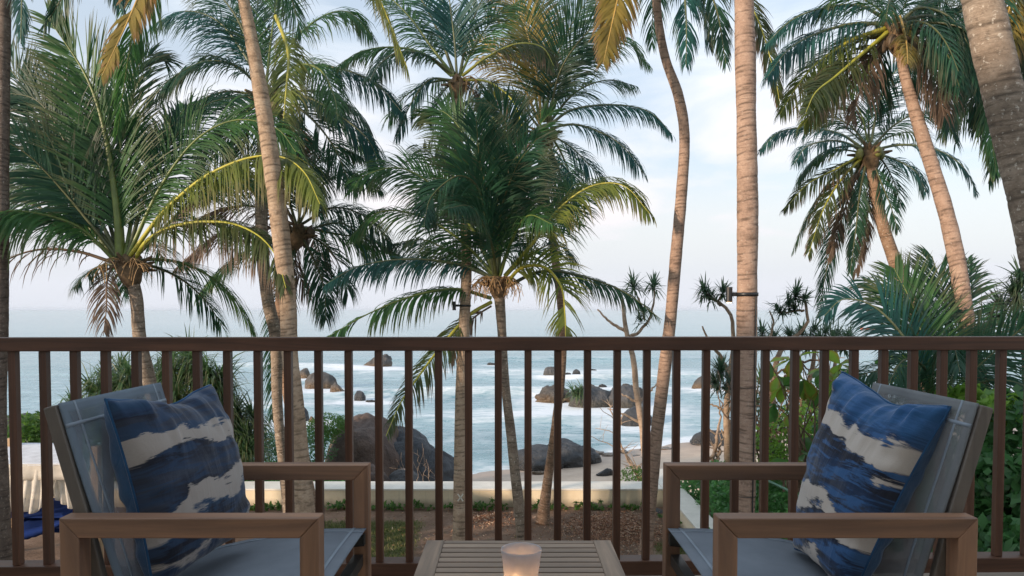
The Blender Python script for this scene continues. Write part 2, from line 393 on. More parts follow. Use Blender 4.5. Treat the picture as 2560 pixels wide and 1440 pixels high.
# ------------------------------------------------------------------ coconut palm
DOWN = np.array([0, 0, -1.0])
def frond_mesh(pts, kind='g', face=.35, droop=.8, ll=.8, seed=0, dens=1.35, pet=.14, wid=.025, fold=0.0, rag=.10, rib=.036):
    rg = np.random.RandomState(seed)
    c, ln = spline(np.array([list(p) for p in pts]), 40)
    T, _, _ = frames(c); acc = Acc()
    tt = np.linspace(0, 1, 40)
    tube(acc, c, rib*(1-tt)**1.2*min(1, ln/3)+.005, 5, 1, rnd=np.zeros(40), along=np.zeros(40))
    n = int(ln/.034*dens); V = np.array([0, -face, 1.0-face]); V /= np.linalg.norm(V)
    for side in (-1, 1):
        t = pet+(1-pet)*(np.arange(n)+rg.rand(n)*.7)/n; t = t[t < .995]
        keep = rg.rand(len(t)) > rag
        gap = vnoise(t*14+seed*3.1+side, t*0+seed, 5) > .20
        t = t[keep & gap]; k = len(t)
        fi = t*39; i0 = np.clip(fi.astype(int), 0, 38); f = (fi-i0)[:, None]
        p = c[i0]*(1-f)+c[i0+1]*f; Tt = T[i0]*(1-f)+T[i0+1]*f; Tt /= np.linalg.norm(Tt, axis=1)[:, None]
        Sv = np.cross(Tt, V); Sv /= np.linalg.norm(Sv, axis=1)[:, None]+1e-6
        Nn = np.cross(Sv, Tt)
        prof = np.clip(np.minimum((t-pet)/.16*.6+.45, 1), 0, 1)*(1-.72*np.clip((t-.45)/.55, 0, 1)**1.6)
        l = ll*prof*(.88+.24*rg.rand(k))
        al = R(38)+R(26)*t+rg.randn(k)*.09
        d = side*Sv*np.cos(al)[:, None]+Tt*np.sin(al)[:, None]+Nn*(.28*(1-t)+fold+.10*rg.randn(k))[:, None]
        d /= np.linalg.norm(d, axis=1)[:, None]
        rows = []; pos = p.copy(); nseg = 4; g = droop*(.75+.5*rg.rand(k))
        w0 = wid*(.75+.4*rg.rand(k))
        for s_ in range(nseg+1):
            u = s_/nseg
            wv = Tt-d*np.sum(Tt*d, 1)[:, None]; wv /= np.linalg.norm(wv, axis=1)[:, None]+1e-6
            ww = (w0*[.45, 1., .9, .6, .06][s_]/2)[:, None]
            rows.append((pos-wv*ww, pos+wv*ww))
            d = d+DOWN[None]*(g*(.16+.5*u))[:, None]*1.1; d /= np.linalg.norm(d, axis=1)[:, None]
            pos = pos+d*(l/nseg)[:, None]
        v = np.stack([x for r_ in rows for x in r_], 1).reshape(-1, 3)      # k, 10, 3
        m_ = (nseg+1)*2; b = (np.arange(k)*m_)[:, None, None]
        q = np.array([[2*s_, 2*s_+1, 2*s_+3, 2*s_+2] for s_ in range(nseg)])[None]+b
        acc.add(v, q.reshape(-1, 4), None, 0, rnd=np.repeat(rg.rand(k)*.7+.3*vnoise(t*6, t*0, seed), m_), along=np.tile(np.repeat(np.linspace(0, 1, nseg+1), 2), k)*1.0)
    return acc.mesh('frond')
class Palm:
    count = 0
    def __init__(s, label, crown, d, bark='tan', trunk=None, ground=None, top_r=.10, group='coconut palms in the garden', leaf=.8, base_r=.15):
        s.id = Palm.count; Palm.count += 1; s.k = 0; s.d = d; s.leaf = leaf
        s.c = P(crown[0], crown[1], d)
        tr = [tuple(P(a, b, dd))+(r,) for a, b, dd, r in trunk] if trunk else []
        g = ground if ground is not None else -3.97
        full = [tuple(s.c)+(top_r,)]+tr
        last = Vector(full[-1][:3]); prev = Vector(full[-2][:3])
        if last.z > g+.05:
            st = (last-prev); st = st/abs(st.z) if abs(st.z) > .1 else Vector((0, 0, -1)); k = last.z-g
            e = last+Vector((st.x*k*.5, st.y*k*.5, -k-.1)); full.append((e.x, e.y, e.z, base_r*1.18))
        s.root = empty('coconut_palm', (full[-1][0], full[-1][1], g), label, 'palm tree', group)
        arr = np.array(full); ln = np.linalg.norm(np.diff(arr[:, :3], axis=0), axis=1).sum(); n = int(ln/.021)
        c, ln = spline(arr, n); rg = np.random.RandomState(s.id+50)
        l = np.linspace(0, ln, n); ph = l/.062+3.2*vnoise(l*1.4, l*0, s.id)+1.1*vnoise(l*6, l*0, s.id+1); fr = ph % 1
        rad = c[:, 3]*(1+.010*(fr-.4))*(1+.07*(vnoise(l*1.3, l*0, s.id)-.5)+.035*(vnoise(l*7, l*0, s.id+2)-.5))
        flare = 1+.35*np.exp(-(ln-l)/.35); rad = rad*flare
        sides = 20; T, A, B = frames(c[:, :3]); ang = np.arange(sides)*2*np.pi/sides
        wob = 1+.035*(vnoise(ang[None, :]*2+l[:, None]*.3, l[:, None]*6, s.id)-.5)
        ring = np.where(fr < .24, 1.0, 0.0)[:, None]*np.clip(2.2*vnoise(ang[None]*1.6+np.floor(ph)[:, None]*5.3, np.floor(ph)[:, None]*3.1+0*ang[None], 9)-.55, 0, 1)
        wob = wob*(1-.022*ring)
        v = c[:, None, :3]+(rad[:, None]*wob)[:, :, None]*(np.cos(ang)[None, :, None]*A[:, None]+np.sin(ang)[None, :, None]*B[:, None])
        v = v+T[:, None, :]*(.018*np.sin(ang*1+l[:, None]*.8))[:, :, None]
        i = np.arange(n-1)[:, None]; j = np.arange(sides)[None, :]; j2 = (j+1) % sides
        q = np.stack([i*sides+j, i*sides+j2, (i+1)*sides+j2, (i+1)*sides+j], -1).reshape(-1, 4)
        me = npmesh('trunk', v.reshape(-1, 3), q, attrs={'len': np.repeat(l, sides), 'ring': ring.ravel()})
        s.trunk = link('trunk', me, s.root, (BARK[bark],)); s.top_dir = (Vector(full[0][:3])-Vector(full[1][:3])).normalized(); s.spl = c
    def f(s, pts, dd=0, kind='g', face=.35, droop=.8, ll=None, d0=0, **k):
        n = len(pts); w = [tuple(P(a, b, s.d+d0+dd*(i/(n-1))**1.3)) for i, (a, b) in enumerate(pts)]
        s.k += 1
        me = frond_mesh(w, kind, face, droop, ll or s.leaf, s.id*100+s.k, **k)
        o = link('frond', me, s.root, (LEAF[kind], RIB[kind]))
        return o
    def fw(s, az, el, length, kind='g', sag=.55, ll=None, **k):
        az, el = R(az), R(el); t = np.linspace(0, 1, 6)
        h = np.array([math.sin(az), math.cos(az), 0])
        pts = [np.array(s.c)+h*length*math.cos(el)*(x-.22*x*x)+np.array([0, 0, length*(math.sin(el)*x-sag*x*x)]) for x in t]
        s.k += 1
        me = frond_mesh(pts, kind, .05, k.pop('droop', .8), ll or s.leaf, s.id*100+s.k, **k)
        return link('frond', me, s.root, (LEAF[kind], RIB[kind]))
    def auto(s, n, length, azr=(0, 360), elr=(-15, 75), kinds='ggdt', seed=1, **k):
        g = random.Random(seed+s.id*7)
        for i in range(n):
            az = azr[0]+(azr[1]-azr[0])*(i+g.random()*.6)/n
            s.fw(az, g.uniform(*elr), length*g.uniform(.8, 1.1), g.choice(kinds), g.uniform(.4, .75), droop=g.uniform(.5, 1.3), dens=1.0, **k)
    def base(s, r=.2, stubs=9, nuts=0, nutk=None, straw=0):
        g = random.Random(s.id+3); a = Acc(); c = np.array(s.c); up = np.array(s.top_dir)
        for i in range(stubs):
            az = i*2.4; el = g.uniform(.1, 1.1); h = np.array([math.cos(az)*math.cos(el), math.sin(az)*math.cos(el), math.sin(el)])
            L_ = r*g.uniform(1.2, 2.2); p0 = c-up*r*.9+np.array([h[0], h[1], 0])*r*.3
            pts, _ = spline(np.array([p0, p0+h*L_*.5+up*.03, p0+h*L_]), 6)
            tube(a, pts, np.linspace(r*.34, r*.10, 6), 6)
        pts = c[None]+up[None]*np.linspace(-r*2.2, r*.7, 8)[:, None]
        tube(a, pts, r*np.array([.5, .75, .9, 1.0, .95, .8, .55, .2]), 10)
        link('crown_base', a.mesh('crown_base'), s.root, (M_husk,))
        for i in range(nuts):
            bm = bmesh.new(); bmesh.ops.create_icosphere(bm, subdivisions=2, radius=.105)
            az = g.uniform(0, 6.28); q = s.c+Vector((math.cos(az)*r*1.25, math.sin(az)*r*1.25, g.uniform(-.32, -.02)))
            bmesh.ops.transform(bm, matrix=Matrix.Translation(q) @ Matrix.Diagonal((.85, .85, 1.12, 1)), verts=bm.verts)
            bm_obj('coconut', bm, nutk or M_nut, s.root, smooth=True)
        for i in range(straw):
            a = Acc(); az = g.uniform(0, 6.28); h = np.array([math.cos(az), math.sin(az), 0])
            p0 = c+h*r*.3; main = [p0, p0+h*.22+np.array([0, 0, .05]), p0+h*.42+np.array([0, 0, -.10])]
            pm, _ = spline(np.array(main), 8); tube(a, pm, np.linspace(.014, .007, 8), 4)
            for j in range(14):
                q = pm[2+j % 6]; dv = np.array([g.uniform(-1, 1), g.uniform(-1, 1), g.uniform(-1.6, .2)]); dv /= np.linalg.norm(dv)
                pp, _ = spline(np.array([q, q+dv*.14, q+dv*.24+np.array([0, 0, -.10])]), 5); tube(a, pp, .006, 3)
            link('flower_stalk', a.mesh('flower_stalk'), s.root, (M_straw,))

G_GARDEN = -3.97
SEA = EYE-7.5

# ================================================================== THE SETTING
def WL(x): return 35+.75*x                              # distance of the waterline
def terrain_z(x, y):
    beach = SEA+np.clip((WL(x)-y)*.047, -2.2, 1.0)
    left = np.clip((-2.6-x-.10*(y-20))/2.5, 0, 1)*np.clip((40-y)/9, 0, 1)*1.25
    right = np.clip((x-5.2-.16*(y-20))/2.2, 0, 1)*np.clip((31+.1*x-y)/9, 0, 1)*1.5
    z = beach+left+right
    n = (fbm(x*.35, y*.35, 3)-.5)*.5*np.clip(left+right, .08, 1)
    return z+n-np.clip((x*0+20-y)/1.0, 0, 1)*.0
xs = np.linspace(-60, 70, 150); ys = np.concatenate([np.linspace(3.4, 60, 150)])
X, Y = np.meshgrid(xs, ys)
Z = terrain_z(X, Y)
Z = np.where(Y < 19.5, np.minimum(Z, -4.45), Z)
Z = np.where((X > 4.9) & (Y < 24), np.maximum(Z, -4.35+.12*(fbm(X, Y, 5)-.5)-np.clip(Y-21, 0, 9)*.17), Z)
Z = np.where((X < -14.2) & (Y < 24), np.maximum(Z, -4.4), Z)
i = np.arange(len(ys)-1)[:, None]; j = np.arange(len(xs)-1)[None]; nx = len(xs)
q = np.stack([i*nx+j, i*nx+j+1, (i+1)*nx+j+1, (i+1)*nx+j], -1).reshape(-1, 4)
m = Mat('beach_sand', .85, .25); pos = m.geo(); px_, py_, pz_ = m.sep(pos)
n = m.noise(pos, 1.1, 6, .6); fine = m.noise(pos, 30, 4, .7)
dry = m.ramp(n, [(.3, (.50, .385, .29)), (.7, (.60, .48, .375))])
wet = m.ramp(m.math('ADD', pz_, m.math('MULTIPLY', n, .25)), [(0, 0.), (1, 1.)])
mr = N(m.t, 'MapRange'); mr.inputs['From Min'].default_value = SEA+.02; mr.inputs['From Max'].default_value = SEA+.32
L(m.t, m.math('ADD', pz_, m.math('MULTIPLY', n, .2)), mr.inputs['Value'])
c = m.mix(mr.outputs[0], (.30, .235, .19), dry)
mr2 = N(m.t, 'MapRange'); mr2.inputs['From Min'].default_value = SEA+.95; mr2.inputs['From Max'].default_value = SEA+1.5
L(m.t, m.math('ADD', pz_, m.math('MULTIPLY', n, .5)), mr2.inputs['Value'])
soil = m.ramp(m.noise(pos, 3, 6), [(.3, (.045, .07, .02)), (.55, (.10, .085, .045)), (.75, (.16, .11, .07))])
c = m.mix(mr2.outputs[0], c, soil); c = m.mix(.2, c, fine, 'OVERLAY'); m.color(c); m.bump(m.math('ADD', n, m.math('MULTIPLY', fine, .1)), .4, .05)
m.rough(m.ramp(mr.outputs[0], [(0, .35), (1, .9)]))
tag(link('sand_beach', npmesh('sand_beach', np.stack([X, Y, Z], -1).reshape(-1, 3), q), None, (m.m,)), kind='structure')

# --- garden ground: bare earth with worn grass
xs = np.linspace(-14, 4.1, 120); ys = np.linspace(3.3, 19.45, 110); X, Y = np.meshgrid(xs, ys)
Z = G_GARDEN+.05*(fbm(X*.9, Y*.9, 4)-.5)+.10*np.exp(-((X-2.55)**2+(Y-17.6)**2)/.9)+.07*np.exp(-((X+.3)**2+(Y-18.2)**2)/.3)
nx = len(xs); i = np.arange(len(ys)-1)[:, None]; j = np.arange(nx-1)[None]
q = np.stack([i*nx+j, i*nx+j+1, (i+1)*nx+j+1, (i+1)*nx+j], -1).reshape(-1, 4)
def grass_amount(x, y):
    a = np.clip((-2.05-x)/.25, 0, 1)*np.clip((18.2-y)/.3, 0, 1)*np.clip((x+5.4)/.5, 0, 1)
    b = np.clip((x-2.95)/.3, 0, 1)*np.clip((16.6-y)/.5, 0, 1)
    return np.clip(np.maximum(a, b)*(.55+.9*fbm(x*1.5, y*1.5, 8)), 0, 1)
GA = grass_amount(X, Y)
m = Mat('garden_earth', .95, .15); pos = m.geo(); n = m.noise(pos, 1.6, 7, .65); f = m.noise(pos, 22, 5, .75); f3 = m.noise(pos, 70, 3, .7)
earth = m.ramp(n, [(.3, (.115, .072, .048)), (.5, (.185, .120, .082)), (.7, (.26, .175, .125))])
earth = m.mix(m.ramp(f, [(.5, 0.), (.68, .65)]), earth, (.075, .045, .03)); earth = m.mix(m.ramp(f3, [(.62, 0.), (.7, .6)]), earth, (.40, .30, .22))
gr = m.ramp(f, [(.3, (.045, .055, .018)), (.55, (.105, .115, .04)), (.75, (.18, .155, .075))])
ga = m.math('MULTIPLY', m.attr('grass'), m.ramp(m.noise(pos, 7, 5, .7), [(.30, .3), (.5, 1.)]))
m.color(m.mix(ga, earth, gr)); m.bump(m.math('ADD', f, m.math('MULTIPLY', n, .7)), .8, .04)
tag(link('garden_ground', npmesh('garden_ground', np.stack([X, Y, Z], -1).reshape(-1, 3), q, attrs={'grass': GA.ravel()}), None, (m.m,)), kind='structure')
# short grass blades
rg = np.random.RandomState(4); k = 42000
gx = np.concatenate([rg.uniform(-5.3, -2.0, k//2), rg.uniform(2.9, 4.05, k//4), rg.uniform(-5.3, 4, k//4)]); gy = rg.uniform(9, 18.4, len(gx))
keep = rg.rand(len(gx)) < np.clip(grass_amount(gx, gy), .03, 1); gx, gy = gx[keep], gy[keep]; k = len(gx)
h = rg.uniform(.025, .07, k); an = rg.uniform(0, 6.28, k); gz = G_GARDEN+.02*np.ones(k)
dx, dy = np.cos(an)*.012, np.sin(an)*.012
v = np.stack([np.stack([gx-dx, gy-dy, gz-.03], -1), np.stack([gx+dx, gy+dy, gz-.03], -1), np.stack([gx+rg.randn(k)*.03, gy+rg.randn(k)*.03, gz+h], -1)], 1).reshape(-1, 3)
m = Mat('grass_blades', .7); r = m.attr('rnd'); m.color(m.ramp(r, [(0, (.05, .075, .02)), (.5, (.12, .14, .045)), (1, (.26, .21, .11))])); m.translucent(.3, (.15, .2, .05))
tag(link('lawn_grass', npmesh('lawn_grass', v, None, np.arange(3*k).reshape(-1, 3), smooth=False, attrs={'rnd': np.repeat(rg.rand(k), 3)}), None, (m.m,)),
    'worn patchy lawn grass on the garden ground inside the wall', 'grass', kind='stuff')
# leaf litter heaps
def litter(name, cx, cy, sx_, sy_, h, n, label, seed):
    rg = np.random.RandomState(seed); x = cx+rg.randn(n)*sx_; y = cy+rg.randn(n)*sy_
    z = G_GARDEN+.03+h*np.exp(-((x-cx)/sx_)**2*.5-((y-cy)/sy_)**2*.5)*rg.rand(n)+.01*rg.rand(n)
    d = rg.randn(n, 3)*[1, 1, .35]; d /= np.linalg.norm(d, axis=1)[:, None]; e_ = np.cross(d, rg.randn(n, 3)); e_ /= np.linalg.norm(e_, axis=1)[:, None]
    n_ = n; l = rg.uniform(.015, .055, n)[:, None]; w = rg.uniform(.004, .014, n)[:, None]; c_ = np.stack([x, y, z], -1)
    v = np.stack([c_-d*l, c_+e_*w, c_+d*l, c_-e_*w], 1).reshape(-1, 3)
    m = Mat(name+'_dry_leaf', .8); m.color(m.ramp(m.attr('rnd'), [(0, (.14, .06, .035)), (.5, (.32, .16, .09)), (.85, (.45, .28, .17)), (1, (.6, .5, .38))]))
    tag(link(name, npmesh(name, v, np.arange(4*n).reshape(-1, 4), None, smooth=False, attrs={'rnd': np.repeat(rg.rand(n), 4)}), None, (m.m,)), label, 'leaf litter', kind='stuff')
litter('leaf_litter', 2.45, 17.4, .55, .65, .16, 9000, 'reddish heap of dry leaves on bare earth near the wall corner', 1)
litter('leaf_litter', -.55, 18.3, .35, .3, .08, 1500, 'small scatter of dry straw on bare earth by the garden wall', 2)
litter('leaf_litter', .5, 16.2, 2.6, 2.2, .0, 2200, 'loose dry leaves strewn over the bare garden earth', 3)

# --- sea: swells near the shore, flat towards the horizon, foam where it breaks
ROCKS = []      # filled below, used by the foam
def rk(px, base, wpx, hpx, depth=.8, sea=True, z=None):
    d = (EYE-(SEA if z is None else z))*F_PX/(base-772); c = P(px, base, d)
    return (c.x, d, wpx/F_PX*d/2, hpx/F_PX*d, depth)
rocks_spec = [ # px, base py, width px, height px, label
 (935, 919, 86, 32, 'pointed slanting rock, farthest out in the left surf', 'wedge'),
 (760, 945, 34, 24, 'small rounded rock just behind the wide surf boulder', 'round'),
 (793, 971, 80, 40, 'wide rounded boulder in white surf between left balusters', 'round'),
 (842, 981, 42, 24, 'low brown rock right of the wide surf boulder', 'wedge'),
 (897, 1002, 30, 24, 'dark stump of rock at the right end of the left surf rocks', 'round'),
 (925, 1006, 34, 6, 'thin black rock barely above water in the left surf', 'flat'),
 (737, 1054, 66, 38, 'dark angular rock in the water behind the twin palm trunks', 'round'),
 (780, 1056, 24, 14, 'tiny dark rock beside the green creeper hillock', 'wedge'),
 (1377, 945, 34, 27, 'squarish pale rock left of the pair beyond the big island', 'block'),
 (1418, 943, 22, 12, 'low sliver of rock between the two rocks beyond the island', 'flat'),
 (1441, 938, 22, 15, 'small dark round rock to the right beyond the big island', 'round'),
 (1230, 911, 26, 5, 'thin reef rock far out in the middle of the bay', 'flat'),
 (1482, 926, 20, 4, 'thin reef rock far out right of the pair', 'flat'),
 (1508, 968, 22, 8, 'small wet rock just beyond the island rocks', 'flat'),
 (1388, 1005, 84, 40, 'rough brown rock at the left end of the island', 'rough'),
 (1400, 993, 60, 30, 'flat topped brown rock behind the left end of the island', 'rough'),
 (1475, 1003, 110, 40, 'rear slab of the island rocks with red brown crown', 'rough'),
 (1570, 1005, 90, 42, 'rear right slab of the island behind the smooth boulders', 'rough'),
 (1478, 1019, 118, 50, 'smooth grey island boulder left of the dark cleft', 'round'),
 (1563, 1019, 106, 50, 'smooth grey island boulder right of the dark cleft', 'round'),
 (1595, 1064, 86, 42, 'low dark rock in the water below the big island', 'round'),
 (1775, 974, 66, 36, 'orange brown rock behind the pandanus trunks', 'round'),
 (1800, 1120, 130, 36, 'dark flat rock washed by foam at the right shore', 'round'),
]
for s_ in rocks_spec: ROCKS.append(rk(*s_[:4]))
ysea = np.concatenate([np.linspace(22, 130, 420), np.geomspace(131, 12000, 120)])
us = np.linspace(-1, 1, 520); U, Y = np.meshgrid(us, ysea); X = U*(Y*1.25+14)
def sea_fields(x, y):
    fade = np.clip((170-y)/90, 0, 1); warp = 5*(fbm(x*.03, y*.03, 11)-.5)+.8*(fbm(x*.2, y*.2, 12)-.5)
    z = np.zeros_like(x); foam = np.zeros_like(x)
    for (yc, x0, sxx, amp, wd) in ((83, 14, 22, .55, 1.6), (66, -3, 13, .75, 1.5), (67.5, 24, 9, .5, 1.6), (97, -32, 16, .6, 2.0), (58, -22, 9, .35, 1.3), (112, 10, 40, .5, 2.6), (52, 3, 9, .3, 1.2), (78, 40, 12, .8, 1.6), (90, -5, 30, .4, 2.0)):
        u = (y-(yc+warp+.02*(x-x0)))/wd; env = np.exp(-((x-x0)/sxx)**2)*(.5+.9*fbm(x*.08, y*.02, int(yc)))
        z += amp*env*np.exp(-u*u)*(1+.0*u); foam += .75*env*np.exp(-((u-1.6)/2.3)**2)
    z += (.10*(fbm(x*.5, y*.9, 21)-.5)+.05*(fbm(x*1.6, y*2.6, 22)-.5))*fade+.25*(fbm(x*.03, y*.09, 23)-.5)*np.clip(y/100, 0, 1)*np.clip((900-y)/700, 0, 1)
    for (rx, ry, rw, rh, dp) in ROCKS:
        foam += .8*np.exp(-(((x-rx)/(rw*1.5+1.0))**2+((y-ry+.6)/(rw*.9+1.4))**2))
    surf = np.exp(-((y-72)/26)**2)*.29+.20*np.exp(-((y-45)/12)**2)
    shore = np.exp(-((y-WL(x)-.3)/1.6)**2)*.75
    return z, foam+surf+shore
Z, FO = sea_fields(X, Y); Z = Z+SEA
nx = len(us); i = np.arange(len(ysea)-1)[:, None]; j = np.arange(nx-1)[None]
q = np.stack([i*nx+j, i*nx+j+1, (i+1)*nx+j+1, (i+1)*nx+j], -1).reshape(-1, 4)
m = Mat('sea_water', .22, .5); pos = m.geo(); px_, py_, pz_ = m.sep(pos)
big = m.noise(m.comb(m.math('MULTIPLY', px_, .05), m.math('MULTIPLY', py_, .13), 0.0), 1, 5, .6, .6)
mid = m.noise(m.comb(m.math('MULTIPLY', px_, .28), m.math('MULTIPLY', py_, .62), 0.0), 1, 7, .66, 1.3)
fin = m.noise(m.comb(m.math('MULTIPLY', px_, 1.3), m.math('MULTIPLY', py_, 2.3), 0.0), 1, 6, .68, 1.0)
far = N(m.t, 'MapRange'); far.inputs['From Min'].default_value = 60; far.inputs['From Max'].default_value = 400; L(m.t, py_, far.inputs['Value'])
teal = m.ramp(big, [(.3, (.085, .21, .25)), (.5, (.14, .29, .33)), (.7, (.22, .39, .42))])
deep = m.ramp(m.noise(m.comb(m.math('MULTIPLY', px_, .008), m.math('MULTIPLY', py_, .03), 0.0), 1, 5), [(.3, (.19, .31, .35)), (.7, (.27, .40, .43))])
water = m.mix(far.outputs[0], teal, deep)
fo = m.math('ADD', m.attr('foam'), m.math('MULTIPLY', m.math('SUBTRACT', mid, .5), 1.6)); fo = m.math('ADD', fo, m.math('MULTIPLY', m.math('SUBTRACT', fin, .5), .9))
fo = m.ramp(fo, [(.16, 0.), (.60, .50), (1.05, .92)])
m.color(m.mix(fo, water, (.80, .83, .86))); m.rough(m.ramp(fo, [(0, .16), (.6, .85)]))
b2 = m.noise(m.comb(m.math('MULTIPLY', px_, 3), m.math('MULTIPLY', py_, 5), 0.0), 1, 4)
m.bump(m.math('ADD', m.math('MULTIPLY', fin, .8), m.math('ADD', m.math('MULTIPLY', mid, 1.6), m.math('MULTIPLY', b2, .2))), .32, .30)
tag(link('sea', npmesh('sea', np.stack([X, Y, Z], -1).reshape(-1, 3), q, attrs={'foam': FO.ravel()}), None, (m.m,)), kind='structure')

# --- rocks
def rockmat(name, c0, c1, wetc, wetz=SEA+.35, crack=.5):
    m = Mat(name, .6, .4); v = m.coord(); n = m.noise(v, .9, 7, .65, .4); f = m.noise(v, 6, 6, .7)
    st = m.noise(m.coord((1.5, 1.5, .35)), 1.6, 5, .6, .5)
    c = m.ramp(n, [(.3, c0), (.7, c1)]); c = m.mix(m.ramp(st, [(.5, 0.), (.68, .6)]), c, tuple(x*.45 for x in c0)); c = m.mix(.45, c, f, 'OVERLAY')
    pz = m.sep(m.geo())[2]; mr = N(m.t, 'MapRange'); mr.inputs['From Min'].default_value = wetz-.2; mr.inputs['From Max'].default_value = wetz+.25
    L(m.t, m.math('SUBTRACT', pz, m.math('MULTIPLY', n, .3)), mr.inputs['Value'])
    m.color(m.mix(mr.outputs[0], wetc, c)); m.rough(m.ramp(mr.outputs[0], [(0, .25), (1, .72)]))
    m.bump(m.math('ADD', m.math('MULTIPLY', f, .55), m.math('ADD', n, m.math('MULTIPLY', st, .7))), 1.0, .20); return m.m
M_rock_grey = rockmat('granite_grey', (.052, .055, .060), (.12, .118, .118), (.05, .045, .035))
M_rock_brown = rockmat('granite_brown', (.050, .048, .047), (.120, .111, .103), (.10, .065, .035))
M_rock_red = rockmat('granite_red_brown', (.075, .052, .043), (.15, .105, .085), (.05, .04, .035))
M_rock_dark = rockmat('granite_blue_black', (.028, .034, .042), (.075, .082, .092), (.03, .03, .03))
def rock(cx, cy, z0, rx, ry, h, kind, mat, label, seed, cat='rock', group=None, rz=0, sub=5, name='rock'):
    bm = bmesh.new(); bmesh.ops.create_icosphere(bm, subdivisions=sub, radius=1)
    v = np.array([x.co[:] for x in bm.verts]); rg = np.random.RandomState(seed)
    amp, fr = {'round': (.20, 1.1), 'wedge': (.30, 1.2), 'flat': (.3, 2.5), 'block': (.18, 1.0), 'rough': (.42, 2.4)}[kind]
    def n3(f, s): return (vnoise(v[:, 0]*f+s, v[:, 1]*f+v[:, 2]*f*1.3, s)+vnoise(v[:, 1]*f+s*2, v[:, 2]*f-v[:, 0]*f*.7, s+1))/2-.5
    k = 1+amp*(2*n3(fr, seed)+1.0*n3(fr*2.3, seed+5)+.42*n3(fr*5, seed+9)+.22*n3(fr*11, seed+12))
    if kind == 'block': v = np.sign(v)*np.abs(v)**.72
    v = v*k[:, None]; t = rg.uniform(0, 6)
    if kind == 'wedge': v[:, 2] *= np.clip(.55+.55*v[:, 0]*(1 if seed % 2 else -1)*1.0, .08, 1.4); v[:, 2] *= 1.25
    v[:, 2] = np.where(v[:, 2] < -.25, -.25+(v[:, 2]+.25)*.25, v[:, 2])
    mx_ = v[:, 2].max(); v = v*[rx, ry, h/mx_]
    ca, sa = math.cos(rz), math.sin(rz); v = v @ np.array([[ca, sa, 0], [-sa, ca, 0], [0, 0, 1]])
    q = np.array([[x.index for x in f.verts] for f in bm.faces]); bm.free()
    o = link(name, npmesh(name, v, None, q), None, (mat,)); o.location = (cx, cy, z0)
    return tag(o, label, cat, group)
for k, (s_, (rx, ry, rw, rh, dp)) in enumerate(zip(rocks_spec, ROCKS)):
    kd = s_[5]; mt = M_rock_brown if kd in ('rough', 'wedge') or k in (0, 1, 2, 21) else (M_rock_grey if k in (18, 19, 8) else M_rock_dark)
    rock(rx, ry+rw*.7*(1 if kd != 'rough' else .4), SEA-.05, rw, rw*(.8 if kd != 'flat' else .5), rh*1.06+.05, kd, mt, s_[4], 11+k*3, rz=rnd.uniform(-.3, .3))
# big red-brown boulder and its neighbours on the left shore
ZB = -5.7
def rp(px, py, d): return P(px, py, d)
c = rp(905, 1200, 27); rock(c.x, 28.0, c.z-.3, 1.62, 1.9, 2.55, 'round', M_rock_red, 'huge smooth red brown boulder behind the garden wall', 101, 'boulder')
c = rp(985, 1205, 27); rock(c.x, 28.5, c.z-.3, 1.55, 1.8, 2.0, 'round', M_rock_dark, 'blue black slab leaning on the right of the huge boulder', 104, 'boulder', rz=-.2)
c = rp(1055, 1210, 27); rock(c.x, 28.7, c.z-.2, 1.25, 1.6, 1.2, 'round', M_rock_dark, 'lowest dark slab tapering into the water beside the huge boulder', 108, 'boulder', rz=-.3)
c = rp(915, 1215, 24.5); rock(c.x, 24.8, c.z-.2, .75, .6, .85, 'round', M_rock_red, 'smaller brown boulder at the foot of the huge one', 112, 'boulder')
c = rp(1000, 1215, 24.5); rock(c.x, 25.2, c.z-.2, .55, .6, .62, 'round', M_rock_grey, 'grey boulder low against the garden wall by the dry stalks', 115, 'boulder')
c = rp(1352, 1172, 35); rock(1.35, 36.0, -6.2, 1.35, 1.2, .85, 'round', M_rock_dark, 'black whale backed boulder on the beach, its left hump', 121, 'boulder')
rock(2.55, 36.4, -6.2, 1.15, 1.1, 1.08, 'round', M_rock_dark, 'tallest black hump of the beach boulder', 124, 'boulder')
rock(3.55, 36.9, -6.25, .75, .8, .72, 'round', M_rock_dark, 'small right hump of the black beach boulder', 127, 'boulder')
rock(4.0, 33.0, -6.1, .36, .2, .30, 'wedge', M_rock_dark, 'small slanting black stone lying alone on the sand', 131)
rock(1.2, 33.9, -6.22, .34, .2, .08, 'flat', M_rock_brown, 'flat brown stone half buried in sand by the boulder', 134)
c = P(22, 1140, 22); rock(c.x, 22.5, c.z-1.2, .75, .7, 2.4, 'block', M_rock_dark, 'black rock among the bushes at the far left', 138, 'boulder')
ORD = ('leftmost of the row beside the beach boulder', 'second from the left', 'smallest one near the bare tree', 'below the bare tree stem', 'tiny one by the curved palm trunk', 'right of the curved palm trunk', 'behind the right chair arm corner', 'rightmost of the row', 'nearest to the sand')
for k, (px, py, w) in enumerate(((1490, 1132, 40), (1525, 1138, 46), (1560, 1131, 30), (1590, 1142, 40), (1612, 1128, 24), (1668, 1124, 40), (1700, 1136, 34), (1735, 1143, 34), (1640, 1150, 30))):
    d = 7.5*F_PX/(py-772); p = P(px, py, d)
    rock(p.x, d, SEA-.03, w/F_PX*d/2, .55, .13, 'rough', M_rock_brown, f'low brown reef rock at the water edge, {ORD[k]}', 150+k*3, group='reef rocks along the waterline', sub=3)

